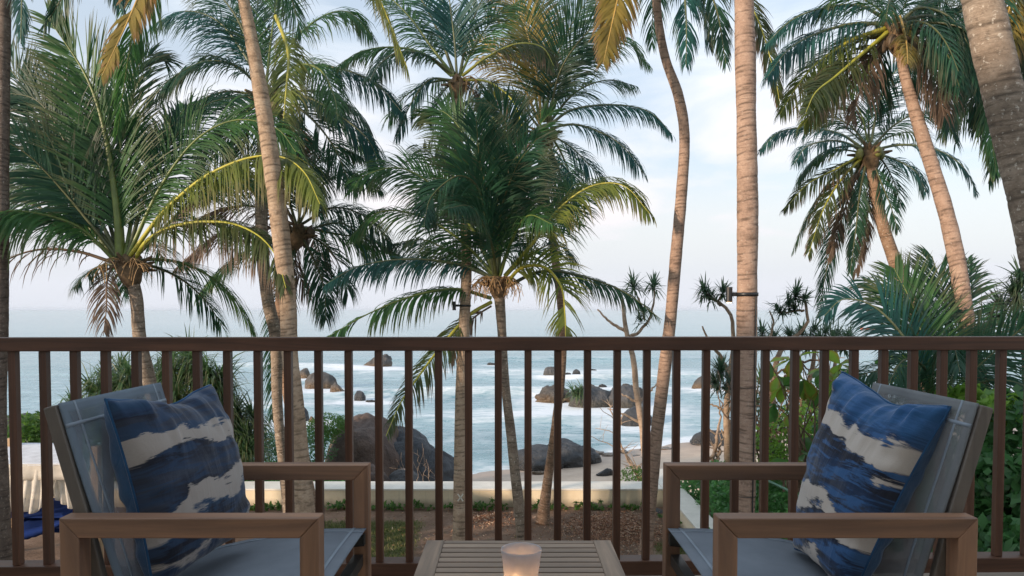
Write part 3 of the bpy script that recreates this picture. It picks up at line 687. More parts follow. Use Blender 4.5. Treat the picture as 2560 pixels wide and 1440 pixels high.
# --- garden wall
m = Mat('cream_wall_render', .8, .25); pos = m.geo(); n = m.noise(pos, 1.3, 6, .6); f = m.noise(pos, 14, 5, .7)
px_, py_, pz_ = m.sep(pos)
c = m.ramp(n, [(.3, (.68, .575, .41)), (.7, (.80, .70, .52))])
drip = m.noise(m.comb(m.math('MULTIPLY', px_, 9), m.math('MULTIPLY', py_, 9), m.math('MULTIPLY', pz_, .8)), 1, 5, .6)
mr = N(m.t, 'MapRange'); mr.inputs['From Min'].default_value = G_GARDEN; mr.inputs['From Max'].default_value = G_GARDEN+.16; L(m.t, m.math('SUBTRACT', pz_, m.math('MULTIPLY', drip, .12)), mr.inputs['Value'])
c = m.mix(m.math('MULTIPLY', m.math('SUBTRACT', 1.0, mr.outputs[0]), .6), c, (.17, .125, .08)); c = m.mix(m.ramp(drip, [(.6, 0.), (.75, .18)]), c, (.25, .22, .17))
m.color(m.mix(.15, c, f, 'OVERLAY')); m.bump(f, .25, .01); M_wall = m.m
m = Mat('wall_coping', .75, .25); n = m.noise(m.geo(), 2.2, 6, .65); m.color(m.ramp(n, [(.3, (.64, .61, .54)), (.7, (.80, .76, .68))])); m.bump(n, .2, .01); M_cope = m.m
WT = EYE-4.63
gw = empty('garden_wall', (0, 19.5, G_GARDEN), 'low cream rendered wall closing the garden towards the beach', 'wall')
bm_obj('back_wall', box(-14.6, 3.93, 19.48, 20.30, G_GARDEN-2.0, WT-.05), M_wall, gw, bevel=.01)
bm_obj('coping', box(-14.63, 3.90, 19.455, 20.33, WT-.048, WT), M_cope, gw, bevel=.012)
gs = empty('garden_wall', (4.2, 12, G_GARDEN), 'low cream wall running from the garden corner towards the house', 'wall')
bm_obj('side_wall', box(3.935, 4.42, 3.4, 21.9, G_GARDEN-2.0, WT-.05), M_wall, gs, bevel=.01)
bm_obj('coping', box(3.905, 4.45, 3.4, 21.93, WT-.048, WT), M_cope, gs, bevel=.012)
st = rock(3.55, 19.0, G_GARDEN-.02, .30, .22, .10, 'block', M_rock_grey, 'grey paving stone lying at the inner corner of the wall', 191, 'stone', name='stone_slab', sub=3)

# --- balcony and house (behind and around the camera)
m = Mat('balcony_tiles', .5, .4); n = m.noise(m.geo(), 5, 5); m.color(m.ramp(n, [(.3, (.20, .15, .11)), (.7, (.28, .22, .165))])); M_floor = m.m
tag(bm_obj('balcony_floor', box(-4.6, 4.6, -1.597, 3.28, -.25, 0), M_floor), kind='structure')
tag(bm_obj('house_wall', box(-24, 9, -9, -1.6, G_GARDEN-.1, 5.6), M_plaster), kind='structure')  # unseen house behind, its length and height chosen to block the low sun

# ================================================================== PALMS
A_ = Palm('palm at the left with one tall upright leaf and a dead leaf hanging down', (318, 655), 12.5, 'grey', [(340, 740, 12.5, .102), (350, 850, 12.5, .102), (375, 960, 12.6, .108), (400, 1080, 12.6, .12)], top_r=0.1, leaf=.95)
A_.f([(300, 640), (292, 520), (262, 330), (215, 190), (120, 45)], 0, 'g', 1, .18, 1.35, wid=.031, pet=.10, rib=.085, dens=1.6)
A_.f([(305, 640), (300, 480), (300, 330), (330, 190), (385, 135), (430, 165)], 1.2, 'd', .8, .35, 1.1, wid=.031)
A_.f([(290, 630), (190, 500), (110, 350), (60, 220), (-30, 110)], .8, 'd', .85, .3, 1.2, wid=.031)
A_.f([(290, 640), (160, 480), (60, 380), (-60, 320)], -.6, 'd', .6, .6, 1.1, wid=.031)
A_.f([(285, 640), (160, 550), (40, 500), (-80, 500)], .9, 'd', .5, .8, 1.0)
A_.f([(285, 650), (200, 570), (100, 535), (0, 530), (-110, 570)], -1.6, 'g', .3, 1.5, 1.25, wid=.034)
A_.f([(280, 655), (190, 628), (90, 625), (0, 660), (-70, 730)], -.6, 'b', .3, 1.5, .85, dens=.7, rag=.35)
A_.f([(330, 660), (370, 600), (450, 562), (560, 556), (640, 585), (690, 640), (715, 720)], -2.2, 'm', .3, 1.5, 1.05, wid=.030)
A_.f([(325, 640), (400, 540), (500, 450), (610, 398), (700, 392), (760, 430), (800, 510)], -2.6, 'l', .35, 1.45, 1.15, wid=.031)
A_.f([(320, 640), (400, 470), (490, 350), (590, 300), (690, 320), (740, 380)], -.3, 'g', .6, .9, 1.1)
A_.f([(318, 640), (370, 470), (440, 340), (520, 260), (620, 240)], 1.0, 'd', .6, .8, 1.1)
A_.f([(312, 640), (345, 480), (400, 360), (470, 260)], 1.8, 'g', .8, .5, 1.1)
A_.f([(285, 660), (268, 700), (266, 770), (258, 840)], -.8, 'b', .7, .9, .55, pet=.02, rag=.2)
A_.f([(300, 660), (250, 665), (210, 690), (185, 720)], .8, 'd', .3, 1.2, .6)
A_.f([(310, 665), (305, 700), (320, 740)], 1.2, 'd', .6, 1.2, .6)
A_.f([(295, 645), (235, 560), (150, 480), (60, 440), (-40, 450)], 1.9, 'd', .5, .9, 1.0)
A_.f([(300, 645), (250, 500), (180, 400), (100, 340), (20, 320)], 2.5, 'd', .7, .5, 1.1)
A_.f([(295, 640), (210, 470), (150, 330), (90, 250), (0, 230)], .2, 'd', .8, .4, 1.2)
A_.f([(290, 645), (200, 540), (120, 440), (40, 400), (-60, 400)], 1.6, 'g', .6, .7, 1.15)
A_.f([(300, 640), (270, 470), (200, 300), (130, 210), (60, 190)], 1.4, 'd', .9, .35, 1.15)
A_.f([(330, 650), (420, 560), (500, 480), (600, 450), (680, 480)], .8, 'g', .4, 1.1, 1.05)
A_.auto(5, 3.2, (300, 420), (-5, 45), 'dgd'); A_.base(.19, 18, 0, straw=3)

B_ = Palm('tall palm behind the leaning trunk, crown high at the left centre', (668, 235), 15.5, 'grey', [(655, 400, 15.5, .115), (655, 600, 15.4, .125), (668, 740, 15.3, .125), (690, 850, 15.2, .12), (693, 1000, 15.1, .10), (706, 1150, 15, .095), (720, 1290, 15, .10)], top_r=0.12, leaf=.95, base_r=0.13)
B_.f([(655, 225), (590, 165), (510, 155), (430, 195), (375, 245)], -.5, 'd', .3, 1.3, 1.0)
B_.f([(655, 215), (600, 120), (540, 50), (460, 28), (385, 60)], .3, 't', .35, 1.2, 1.1)
B_.f([(660, 215), (600, 60), (540, -20), (470, -60)], 1.0, 'd', .5, .8, 1.0)
B_.f([(680, 215), (730, 110), (800, 45), (870, 30), (930, 90)], -.4, 'g', .3, 1.3, 1.0)
B_.f([(680, 225), (760, 170), (850, 172), (940, 210), (1005, 280)], -.8, 't', .3, 1.3, 1.0)
B_.f([(680, 225), (740, 165), (800, 175), (835, 240), (845, 300)], -1.8, 'g', .5, 1.0, .95)
B_.f([(685, 235), (770, 245), (850, 290), (920, 350), (955, 430)], -.4, 't', .3, 1.3, 1.0)
B_.f([(685, 245), (760, 280), (830, 360), (880, 470)], -.9, 'd', .5, 1.0, 1.0)
B_.f([(680, 250), (730, 320), (780, 430), (800, 520)], -.9, 'd', .6, 1.0, 1.0)
B_.f([(690, 40), (720, 130), (715, 230), (705, 340)], -2.2, 'l', 1, .7, .85, d0=-1.0)
B_.f([(655, 240), (560, 230), (470, 270), (400, 330)], -.3, 'd', .3, 1.2, 1.0)
B_.f([(655, 250), (580, 290), (520, 360), (480, 450)], .3, 'd', .4, 1.2, 1.0)
B_.f([(660, 250), (620, 330), (590, 430), (560, 500)], .8, 'd', .6, 1.0, .95)
B_.f([(665, 215), (680, 80), (700, -60)], .6, 'g', .9, .3, 1.0)
B_.f([(665, 215), (640, 90), (650, -40)], 1.2, 'd', .9, .3, 1.0)
B_.f([(675, 240), (720, 300), (750, 380), (740, 470)], .9, 'b', .6, 1.2, .8)
B_.f([(655, 240), (540, 250), (440, 300), (370, 380)], 1.0, 'd', .35, 1.2, 1.0)
B_.f([(660, 245), (600, 300), (530, 400), (500, 500)], -.6, 'g', .45, 1.1, 1.0)
B_.f([(680, 235), (800, 230), (890, 280), (940, 360)], 1.2, 'd', .35, 1.2, 1.0)
B_.auto(4, 3.0, (270, 450), (-30, 50), 'dgd'); B_.base(.24, 10, 4, M_nut_b)

M_ = Palm('leaning young palm whose dark shaggy crown hangs behind the tall trunk', (748, 575), 16.2, 'warm', [(722, 640, 16.2, .105), (704, 720, 16.1, .105), (700, 850, 16, .11), (722, 1000, 15.9, .11), (755, 1150, 15.9, .115), (786, 1290, 15.9, .13)], top_r=0.12, leaf=.9, ground=G_GARDEN)
for a in ([(755, 560), (830, 520), (910, 540), (980, 610)], [(755, 570), (840, 585), (920, 600), (1000, 640)], [(755, 580), (820, 620), (860, 690), (870, 740)], [(750, 585), (785, 650), (810, 720), (815, 800)],
          [(745, 565), (800, 470), (870, 430), (950, 470)], [(745, 560), (770, 440), (830, 370), (900, 390)], [(740, 565), (650, 520), (560, 520), (470, 560)], [(735, 575), (640, 570), (540, 590), (440, 670)]):
    M_.f(a, rnd.uniform(-1.2, .8), rnd.choice('ddgb'), .35, 1.2, .95)
M_.f([(735, 580), (660, 610), (570, 660), (490, 745)], -.4, 'g', .35, 1.1, .75)
M_.f([(740, 565), (680, 470), (600, 440), (520, 470), (440, 540)], .4, 'b', .35, 1.3, .95)
M_.f([(740, 560), (700, 440), (640, 400), (560, 420)], .7, 'd', .4, 1.2, .95)
M_.f([(745, 590), (740, 660), (770, 740)], .5, 'b', .6, 1.0, .7)
M_.f([(745, 590), (715, 650), (700, 730)], -.3, 'd', .6, 1.0, .6)
M_.f([(748, 560), (745, 450), (760, 350)], .5, 'd', .9, .5, .9)
M_.f([(748, 580), (860, 560), (930, 640), (940, 690)], .8, 't', .4, 1.2, .9)
M_.auto(2, 2.8, (260, 460), (-50, 40), 'ddb'); M_.base(.21, 14, 5, M_nut_b)

T1 = Palm('tallest leaning palm trunk left of centre, crown above the picture', (520, -420), 10.6, 'tan', [(572, -150, 10.6, .075), (613, 20, 10.6, .082), (655, 250, 10.6, .103), (685, 450, 10.6, .120), (706, 620, 10.6, .122), (720, 760, 10.6, .117), (724, 880, 10.6, .110), (738, 1000, 10.5, .112), (748, 1120, 10.5, .125), (760, 1290, 10.4, .15)], leaf=.9, base_r=.24)
T1.f([(520, -400), (440, -280), (390, -120), (330, 30), (255, 190)], -1.2, 'y', .9, .6, .55, wid=.05)
T1.auto(12, 3.6, (0, 360), (-25, 70), 'gdl'); T1.base(.25, 8, 5)

C_ = Palm('upright palm with a flat topped crown in the upper middle, small lamp on its trunk', (1143, 200), 15.2, 'tan', [(1143, 260, 15.2, .08), (1150, 420, 15, .095), (1164, 560, 14.6, .10), (1166, 680, 14.2, .10), (1161, 800, 13.8, .10), (1155, 950, 13.4, .108), (1152, 1100, 13.1, .112), (1150, 1250, 12.9, .118), (1148, 1360, 12.8, .125)], top_r=.10, leaf=.85, base_r=0.15)
C_.f([(1142, 185), (1136, 100), (1125, 10), (1115, -90)], -.3, 't', 1, .25, .95, wid=.030)
C_.f([(1135, 190), (1080, 120), (1030, 50), (970, -10), (900, -50)], .6, 'g', .35, 1.2, .8)
C_.f([(1130, 190), (1060, 135), (980, 118), (900, 130), (845, 165)], -.6, 'g', .3, 1.3, .75)
C_.f([(1130, 185), (1070, 140), (1000, 130), (950, 160), (925, 200)], -1.6, 'd', .3, 1.2, .8)
C_.f([(1130, 200), (1075, 200), (1030, 255), (990, 345)], -.3, 't', .35, 1.2, .6)
C_.f([(1155, 190), (1215, 145), (1290, 110), (1355, 118), (1385, 165)], -.9, 'm', .35, 1.3, .8)
C_.f([(1150, 190), (1190, 110), (1240, 40), (1300, 5)], .4, 'g', .5, .9, .9)
C_.f([(1150, 185), (1170, 90), (1200, 10), (1250, -70)], .6, 'd', .7, .6, .9)
C_.f([(1158, 200), (1220, 205), (1280, 250), (1310, 330)], -1.0, 'm', .35, 1.2, .75)
C_.f([(1155, 205), (1190, 240), (1220, 320)], .6, 'b', .5, 1.1, .7)
C_.f([(1135, 205), (1100, 240), (1080, 310)], .6, 'd', .5, 1.1, .7)
C_.f([(1135, 185), (1100, 90), (1060, 10), (1000, -80)], 1.2, 'd', .7, .5, .9)
C_.auto(3, 2.5, (290, 430), (-10, 55), 'dgt'); C_.base(.17, 12, 0, straw=2)
# chalk cross and scar painted on that trunk
cr_p = P(1151, 1244, 12.775); bmx = bmesh.new()
for sgn in (1, -1):
    b_ = bar(cr_p+Vector((-.045, 0, -.06*sgn)), cr_p+Vector((.045, 0, .06*sgn)), .02, .012, (0, 1, 0)); me = bpy.data.meshes.new('t'); b_.to_mesh(me); bmx.from_mesh(me); bpy.data.meshes.remove(me)
bm_obj('painted_cross', bmx, simple('chalk_white', (.6, .58, .5), .9), C_.root)

E_ = Palm('slender palm with blue green fan of leaves reaching right above centre', (1360, 325), 18, 'warm', [(1352, 380, 18, .09), (1362, 480, 18, .095), (1384, 620, 18, .10), (1404, 780, 18, .093), (1406, 900, 18, .093), (1392, 1040, 18, .10), (1372, 1180, 18, .11), (1356, 1306, 18, .135)], top_r=.12, leaf=.95, base_r=.17)
E_.f([(1372, 315), (1430, 275), (1530, 262), (1620, 278), (1680, 335)], -.4, 't', .3, 1.3, .85)
E_.f([(1375, 320), (1440, 312), (1520, 340), (1570, 380), (1610, 435)], -.6, 't', .3, 1.3, .9)
E_.f([(1375, 335), (1430, 370), (1480, 420), (1530, 470)], -.2, 't', .4, 1.1, .95)
E_.f([(1370, 310), (1410, 200), (1480, 130), (1560, 100), (1620, 160)], .3, 'g', .4, .9, 1.05)
E_.f([(1370, 310), (1400, 180), (1460, 90), (1540, 30)], -1.2, 'd', .8, .5, 1.3)
E_.f([(1365, 305), (1380, 180), (1430, 60), (1500, -40)], -.5, 'd', .8, .5, 1.3)
E_.f([(1355, 305), (1340, 180), (1310, 60), (1250, -60)], .3, 'y', .7, .5, 1.2)  # backlight put into the golden leaf colour, here and on the next frond
E_.f([(1350, 310), (1300, 200), (1230, 120), (1150, 90)], .6, 'y', .6, .8, 1.0)
E_.f([(1350, 310), (1330, 150), (1360, 0), (1400, -120)], .9, 'g', .8, .4, 1.1)
E_.f([(1345, 315), (1290, 250), (1220, 230), (1150, 260)], .6, 'd', .4, 1.0, .9)
E_.f([(1345, 325), (1280, 310), (1220, 350), (1180, 420)], .3, 'd', .4, 1.2, .9)
E_.f([(1350, 335), (1310, 380), (1290, 450), (1290, 520)], .3, 'b', .5, 1.1, .8)
E_.f([(1365, 340), (1395, 420), (1410, 500), (1415, 570)], -.4, 't', .6, 1.0, .8)
E_.f([(1360, 345), (1370, 430), (1350, 520)], -.9, 'd', .6, 1.0, .7)
E_.f([(1370, 310), (1440, 230), (1520, 200), (1590, 215)], 1.2, 'd', .4, 1.0, .9)
E_.f([(1360, 305), (1355, 160), (1330, 20)], 1.0, 'g', .9, .3, 1.1)
E_.auto(2, 2.9, (250, 450), (-30, 60), 'dgt'); E_.base(.2, 12, 7, M_nut)

D_ = Palm('short palm in front at centre with dense dark crown and orange flower stalks', (1243, 700), 14.2, 'grey', [(1250, 760, 14.2, .10), (1256, 850, 14.2, .082), (1263, 960, 14.2, .083), (1278, 1090, 14.3, .092), (1292, 1220, 14.3, .102), (1310, 1370, 14.4, .118)], top_r=0.12, leaf=1.1, base_r=0.15)
D_.f([(1235, 690), (1215, 560), (1195, 470), (1145, 440), (1080, 490), (1060, 560)], -1.8, 'd', .7, .7, 1.15, wid=.031)
D_.f([(1240, 690), (1262, 560), (1272, 420), (1262, 300), (1215, 250)], -.6, 'd', 1, .35, 1.25, wid=.031)
D_.f([(1238, 690), (1210, 520), (1170, 360), (1110, 280), (1050, 290)], .4, 'g', .8, .5, 1.15, wid=.031)
D_.f([(1245, 690), (1265, 500), (1300, 380), (1360, 300), (1390, 270)], .6, 'g', .9, .3, .95, wid=.031)
D_.f([(1243, 690), (1250, 540), (1290, 420), (1340, 350)], -1.2, 'd', .9, .4, 1.15)
D_.f([(1243, 690), (1230, 540), (1200, 400), (1190, 290)], -1.0, 'd', .95, .3, 1.25)
D_.f([(1240, 690), (1180, 570), (1090, 470), (1000, 420), (910, 440), (880, 480)], -.6, 'g', .55, .7, 1.0)
D_.f([(1240, 690), (1150, 600), (1050, 540), (950, 530), (880, 590)], .4, 'g', .4, 1.0, .95)
D_.f([(1235, 695), (1140, 660), (1020, 648), (900, 665), (815, 710)], -1.2, 't', .3, 1.3, .85, wid=.030)
D_.f([(1228, 745), (1140, 723), (1040, 738), (930, 780), (820, 842)], -1.6, 'g', .3, 1.3, .80, wid=.030)
D_.f([(1228, 755), (1170, 790), (1100, 870), (1040, 950), (1000, 1010), (965, 1090)], -2.6, 'm', .4, 1.0, .70, wid=.030, dens=.8)
D_.f([(1262, 690), (1330, 610), (1400, 520), (1480, 465), (1560, 465), (1625, 535)], -1.0, 'l', .35, 1.2, .95, wid=.030)
D_.f([(1262, 690), (1340, 600), (1410, 500), (1440, 460), (1500, 470)], .8, 'g', .4, 1.0, 1.0)
D_.f([(1258, 725), (1300, 672), (1360, 668), (1402, 715), (1412, 780), (1414, 850)], -2.6, 'l', .85, .55, .85, wid=.030)  # yellow light on this frond is put into its lime leaf colour
D_.f([(1262, 720), (1350, 680), (1450, 690), (1560, 730), (1655, 800)], -.6, 'd', .3, 1.3, .65)
D_.f([(1245, 690), (1300, 560), (1370, 470), (1440, 420)], 1.6, 'd', .6, .7, 1.0)
D_.f([(1255, 700), (1320, 640), (1390, 610), (1440, 650)], .9, 'd', .4, 1.1, .85)
D_.f([(1240, 690), (1160, 540), (1090, 400), (1040, 360)], 1.4, 'd', .7, .6, 1.1)
D_.f([(1243, 700), (1241, 560), (1238, 400), (1236, 215)], .1, 'l', 1, .05, .16, pet=.3, wid=.03, fold=1.5)
D_.f([(1228, 765), (1190, 790), (1150, 830), (1130, 900)], -.6, 'b', .4, 1.0, .5)
D_.f([(1238, 700), (1140, 640), (1060, 600), (980, 610)], 1.5, 'd', .4, 1.2, .9)
D_.f([(1243, 695), (1225, 600), (1180, 520), (1120, 520)], -2.6, 'd', .6, .9, 1.0)
D_.f([(1248, 695), (1280, 600), (1320, 540), (1380, 560)], -2.2, 'g', .5, 1.0, .95)
D_.auto(1, 3.2, (280, 440), (5, 60), 'dgd'); D_.base(.17, 20, 0, straw=9)

F_ = Palm('thin curved palm right of centre bowed like a bow, crown cut by the frame', (1640, -160), 14, 'pink', [(1643, 20, 14, .075), (1662, 140, 14, .08), (1696, 240, 14, .092), (1711, 340, 14, .097), (1704, 480, 14, .105), (1690, 640, 14, .11), (1676, 800, 14, .11), (1658, 950, 14, .115), (1640, 1100, 14, .115), (1626, 1250, 14, .12), (1614, 1390, 14, .13)], leaf=.9, base_r=.2)
F_.f([(1650, -160), (1700, -80), (1715, 40), (1715, 170)], -1.2, 't', .6, 1.1, .7)
F_.f([(1650, -160), (1740, -90), (1790, 20), (1815, 160)], -.8, 'd', .5, 1.0, .7)
F_.f([(1650, -160), (1780, -100), (1880, 20), (1930, 160), (1950, 260)], -.6, 'm', .5, .8, .65)
F_.f([(1650, -160), (1690, -60), (1760, 40), (1775, 120)], .5, 't', .5, 1.0, .7)
F_.f([(1640, -180), (1600, -160), (1560, -60), (1530, 60), (1508, 160)], -1.6, 'y', 1, .6, .75, wid=.045)
F_.auto(12, 3.4, (0, 360), (0, 70), 'dtg'); F_.base(.2, 8, 6, M_nut_b)

G_ = Palm('thick straight palm trunk at the right carrying a black spotlight and cable', (1858, -560), 10.8, 'pink', [(1858, -200, 10.8, .12), (1861, 30, 10.8, .135), (1866, 300, 10.8, .139), (1869, 560, 10.8, .142), (1867, 800, 10.8, .146), (1866, 1000, 10.8, .138), (1864, 1200, 10.8, .138), (1862, 1340, 10.8, .142)], leaf=.95, base_r=.2)
G_.auto(14, 3.8, (0, 360), (0, 75), 'dtg'); G_.base(.24, 8, 6)

H_ = Palm('leaning palm at the upper right with a cluster of dark coconuts under its crown', (2245, 70), 12.2, 'pink', [(2258, 170, 12.1, .075), (2285, 270, 12, .09), (2325, 400, 11.9, .102), (2362, 520, 11.8, .110), (2392, 650, 11.7, .118), (2412, 780, 11.6, .12), (2430, 880, 11.5, .118), (2455, 980, 11.4, .12), (2480, 1100, 11.3, .13)], top_r=0.08, leaf=.85, ground=-4.35, base_r=0.16)
H_.f([(2225, 55), (2150, 15), (2060, 20), (1980, 50), (1915, 110)], -.3, 't', .3, 1.3, .65)
H_.f([(2220, 60), (2130, 60), (2040, 85), (1970, 125), (1920, 190)], -.8, 't', .3, 1.3, .85)
H_.f([(2215, 70), (2130, 100), (2040, 160), (1990, 220), (1950, 285)], -1.0, 'l', .35, 1.2, .75)
H_.f([(2220, 80), (2160, 130), (2090, 190), (2040, 230), (2015, 280)], -1.8, 'm', .6, .9, .85)
H_.f([(2225, 80), (2180, 140), (2150, 230), (2130, 300)], -.6, 'b', .5, 1.1, .7)
H_.f([(2240, 50), (2210, -30), (2160, -90), (2080, -110)], .3, 'd', .5, .8, .8)
H_.f([(2255, 50), (2300, 20), (2370, 40), (2420, 110), (2445, 200)], -.8, 'd', .4, 1.2, .9)
H_.f([(2255, 60), (2320, 80), (2370, 140), (2400, 220)], -1.0, 'd', .5, 1.1, .9)
H_.f([(2255, 70), (2300, 120), (2340, 200), (2360, 290)], -.4, 'b', .5, 1.1, .8)
H_.f([(2250, 40), (2265, 100), (2270, 160)], -1.5, 'y', .9, .8, .5)
H_.f([(2255, 50), (2330, 40), (2400, 70), (2480, 60)], .9, 'd', .4, 1.1, .85)
H_.f([(2250, 75), (2285, 160), (2320, 250)], .8, 'd', .6, 1.0, .8)
H_.f([(2235, 75), (2200, 150), (2190, 240), (2200, 300)], .9, 'd', .6, 1.0, .8)
H_.f([(2250, 40), (2290, -40), (2360, -80)], -.2, 'd', .6, .8, .8)
H_.f([(2215, 80), (2140, 160), (2060, 240), (2010, 310)], -.2, 'l', .4, 1.1, .8)
H_.f([(2220, 75), (2120, 120), (2060, 210), (2030, 300)], .4, 'd', .4, 1.2, .8)
H_.auto(7, 2.3, (0, 360), (0, 60), 'dgb'); H_.base(.2, 10, 9, M_nut_b)

I_ = Palm('full palm against open sky at the right, drooping brown lower leaves', (2172, 375), 16.5, 'warm', [(2185, 460, 16.5, .11), (2198, 530, 16.5, .12), (2215, 590, 16.5, .13), (2240, 660, 16.5, .14), (2268, 740, 16.5, .145), (2300, 850, 16.5, .15)], top_r=.12, leaf=.75, ground=-4.5)
I_.f([(2155, 370), (2100, 335), (2020, 320), (1950, 330), (1900, 375)], -.3, 't', .3, 1.2, .65)
I_.f([(2155, 372), (2090, 352), (2020, 365), (1985, 410)], -1.0, 't', .35, 1.2, .65)
I_.f([(2150, 380), (2090, 375), (2040, 400), (2000, 440)], .5, 'g', .3, 1.1, .65)
I_.f([(2155, 385), (2095, 420), (2020, 460), (1960, 525)], -.5, 'm', .4, 1.0, .6)
I_.f([(2160, 390), (2110, 440), (2060, 520), (2020, 640)], -.6, 'm', .45, .9, .6)
I_.f([(2165, 395), (2130, 470), (2100, 560), (2070, 650)], .3, 'b', .5, .8, .5)
I_.f([(2168, 395), (2150, 480), (2140, 570), (2125, 685)], -.3, 'd', .6, .8, .5)
I_.f([(2172, 395), (2175, 480), (2160, 590), (2135, 700)], .4, 'b', .6, .8, .45)
I_.f([(2178, 392), (2200, 450), (2225, 510), (2245, 575)], -.8, 'd', .6, .9, .6)
I_.f([(2185, 385), (2240, 400), (2290, 430), (2315, 480)], -.3, 't', .4, 1.1, .65)
I_.f([(2185, 375), (2260, 362), (2350, 378), (2410, 420), (2440, 480)], -.3, 't', .35, 1.1, .65)
I_.f([(2182, 365), (2240, 310), (2310, 280), (2380, 300)], .2, 'd', .35, 1.0, .7)
I_.f([(2178, 355), (2195, 270), (2230, 190), (2280, 140)], .4, 't', .8, .4, .75)
I_.f([(2170, 355), (2150, 280), (2110, 230), (2060, 215)], .4, 'g', .7, .6, .75)
I_.f([(2172, 355), (2170, 260), (2160, 170)], .6, 'd', .9, .3, .75)
I_.f([(2165, 360), (2120, 310), (2060, 290), (2010, 300)], 1.0, 'd', .5, .8, .7)
I_.auto(8, 2.6, (270, 450), (-45, 60), 'dgt'); I_.base(.2, 16, 8, M_nut)

K_ = Palm('massive rough trunk crossing the upper right corner closest to the balcony', (2330, -420), 5.7, 'grey', [(2430, -100, 5.7, .13), (2468, 60, 5.7, .138), (2505, 220, 5.7, .140), (2540, 360, 5.7, .143), (2575, 500, 5.7, .146), (2605, 650, 5.7, .15), (2640, 820, 5.7, .155)], top_r=.15, leaf=.9, base_r=0.22)
K_.auto(9, 3.2, (100, 300), (30, 75), 'dgd'); K_.base(.26, 8, 4)

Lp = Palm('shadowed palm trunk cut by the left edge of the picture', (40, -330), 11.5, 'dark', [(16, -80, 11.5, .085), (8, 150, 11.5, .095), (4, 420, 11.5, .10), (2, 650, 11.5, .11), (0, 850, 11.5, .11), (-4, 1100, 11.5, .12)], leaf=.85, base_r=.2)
Lp.f([(40, -320), (60, -180), (56, -40), (52, 110)], -.6, 't', .9, .7, .5)
Lp.f([(45, -320), (120, -240), (190, -140), (160, -20), (110, 70)], .4, 'd', .8, .8, .6)
Lp.f([(45, -320), (180, -260), (260, -160), (290, -40), (300, 20)], -.2, 't', .5, 1.0, .7)
Lp.auto(9, 3.2, (0, 360), (0, 70), 'dt'); Lp.base(.2, 6, 4)

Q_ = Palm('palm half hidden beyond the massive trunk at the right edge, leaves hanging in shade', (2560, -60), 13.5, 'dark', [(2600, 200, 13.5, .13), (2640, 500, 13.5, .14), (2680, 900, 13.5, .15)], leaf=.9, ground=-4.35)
for a, kd in (([(2550, -50), (2480, 20), (2420, 110), (2400, 220)], 'd'), ([(2555, -40), (2500, 90), (2470, 200), (2440, 330)], 'd'), ([(2560, -40), (2520, 120), (2480, 300), (2490, 430)], 'g'),
              ([(2565, -40), (2560, 100), (2550, 220), (2560, 340)], 'b'), ([(2550, -60), (2450, -20), (2370, 60), (2330, 150)], 'd'), ([(2550, -50), (2520, 40), (2530, 130)], 'y'), ([(2560, -40), (2590, 120), (2560, 260)], 'd')):
    Q_.f(a, rnd.uniform(-1, 1), kd, .5, 1.1, .85)
Q_.f([(2550, -60), (2440, 10), (2350, 60), (2290, 150), (2280, 250)], .2, 'd', .5, 1.1, .9)
Q_.f([(2550, -40), (2470, 60), (2390, 160), (2370, 280), (2390, 360)], -.6, 'd', .5, 1.1, .9)
Q_.f([(2560, -20), (2500, 140), (2430, 250), (2360, 330)], .6, 'g', .5, 1.1, .9)
Q_.f([(2560, 0), (2540, 200), (2500, 340), (2470, 460)], .9, 'd', .5, 1.0, .85)
Q_.auto(10, 3.2, (0, 360), (-30, 60), 'ddg'); Q_.base(.2, 8, 5, M_nut_b)

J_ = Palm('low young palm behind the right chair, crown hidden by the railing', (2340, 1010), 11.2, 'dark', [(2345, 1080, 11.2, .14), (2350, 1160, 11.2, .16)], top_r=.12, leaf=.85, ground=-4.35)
J_.f([(2335, 1000), (2310, 860), (2280, 760), (2235, 670)], .4, 'g', .95, .25, 1.0, wid=.031)
J_.f([(2330, 1000), (2270, 860), (2190, 770), (2110, 748), (2060, 790)], -.4, 't', .8, .4, .75, wid=.030)
J_.f([(2330, 990), (2290, 830), (2230, 740), (2160, 700)], .9, 'd', .7, .5, .95)
J_.f([(2345, 990), (2365, 850), (2360, 740), (2330, 640)], .8, 'd', 1, .2, 1.05, wid=.031)
J_.f([(2350, 990), (2400, 850), (2430, 740), (2420, 650)], 1.2, 'g', .95, .3, .95)
J_.f([(2350, 1000), (2430, 880), (2510, 830), (2600, 840)], .5, 'd', .5, .9, .95)
J_.f([(2350, 1000), (2440, 920), (2520, 850), (2580, 800)], -.5, 'd', .7, .5, .95)
J_.f([(2355, 1010), (2440, 980), (2530, 1000), (2600, 1060)], -.4, 'g', .3, 1.2, .95)
J_.f([(2330, 1010), (2260, 940), (2180, 930), (2110, 960)], -.3, 'd', .3, 1.2, .85)
J_.f([(2335, 1010), (2330, 930), (2345, 880), (2380, 860), (2400, 930)], -1.6, 'd', .8, .8, .95)
J_.f([(2330, 1000), (2310, 920), (2260, 900), (2220, 960)], -1.6, 'd', .8, .8, .95)
J_.f([(2340, 1010), (2290, 1040), (2240, 1120)], -.8, 'd', .4, 1.0, .9)
J_.f([(2350, 1010), (2420, 1060), (2480, 1150)], -.8, 'd', .4, 1.0, .9)
J_.auto(4, 2.6, (0, 360), (10, 70), 'dgd'); J_.base(.22, 12)

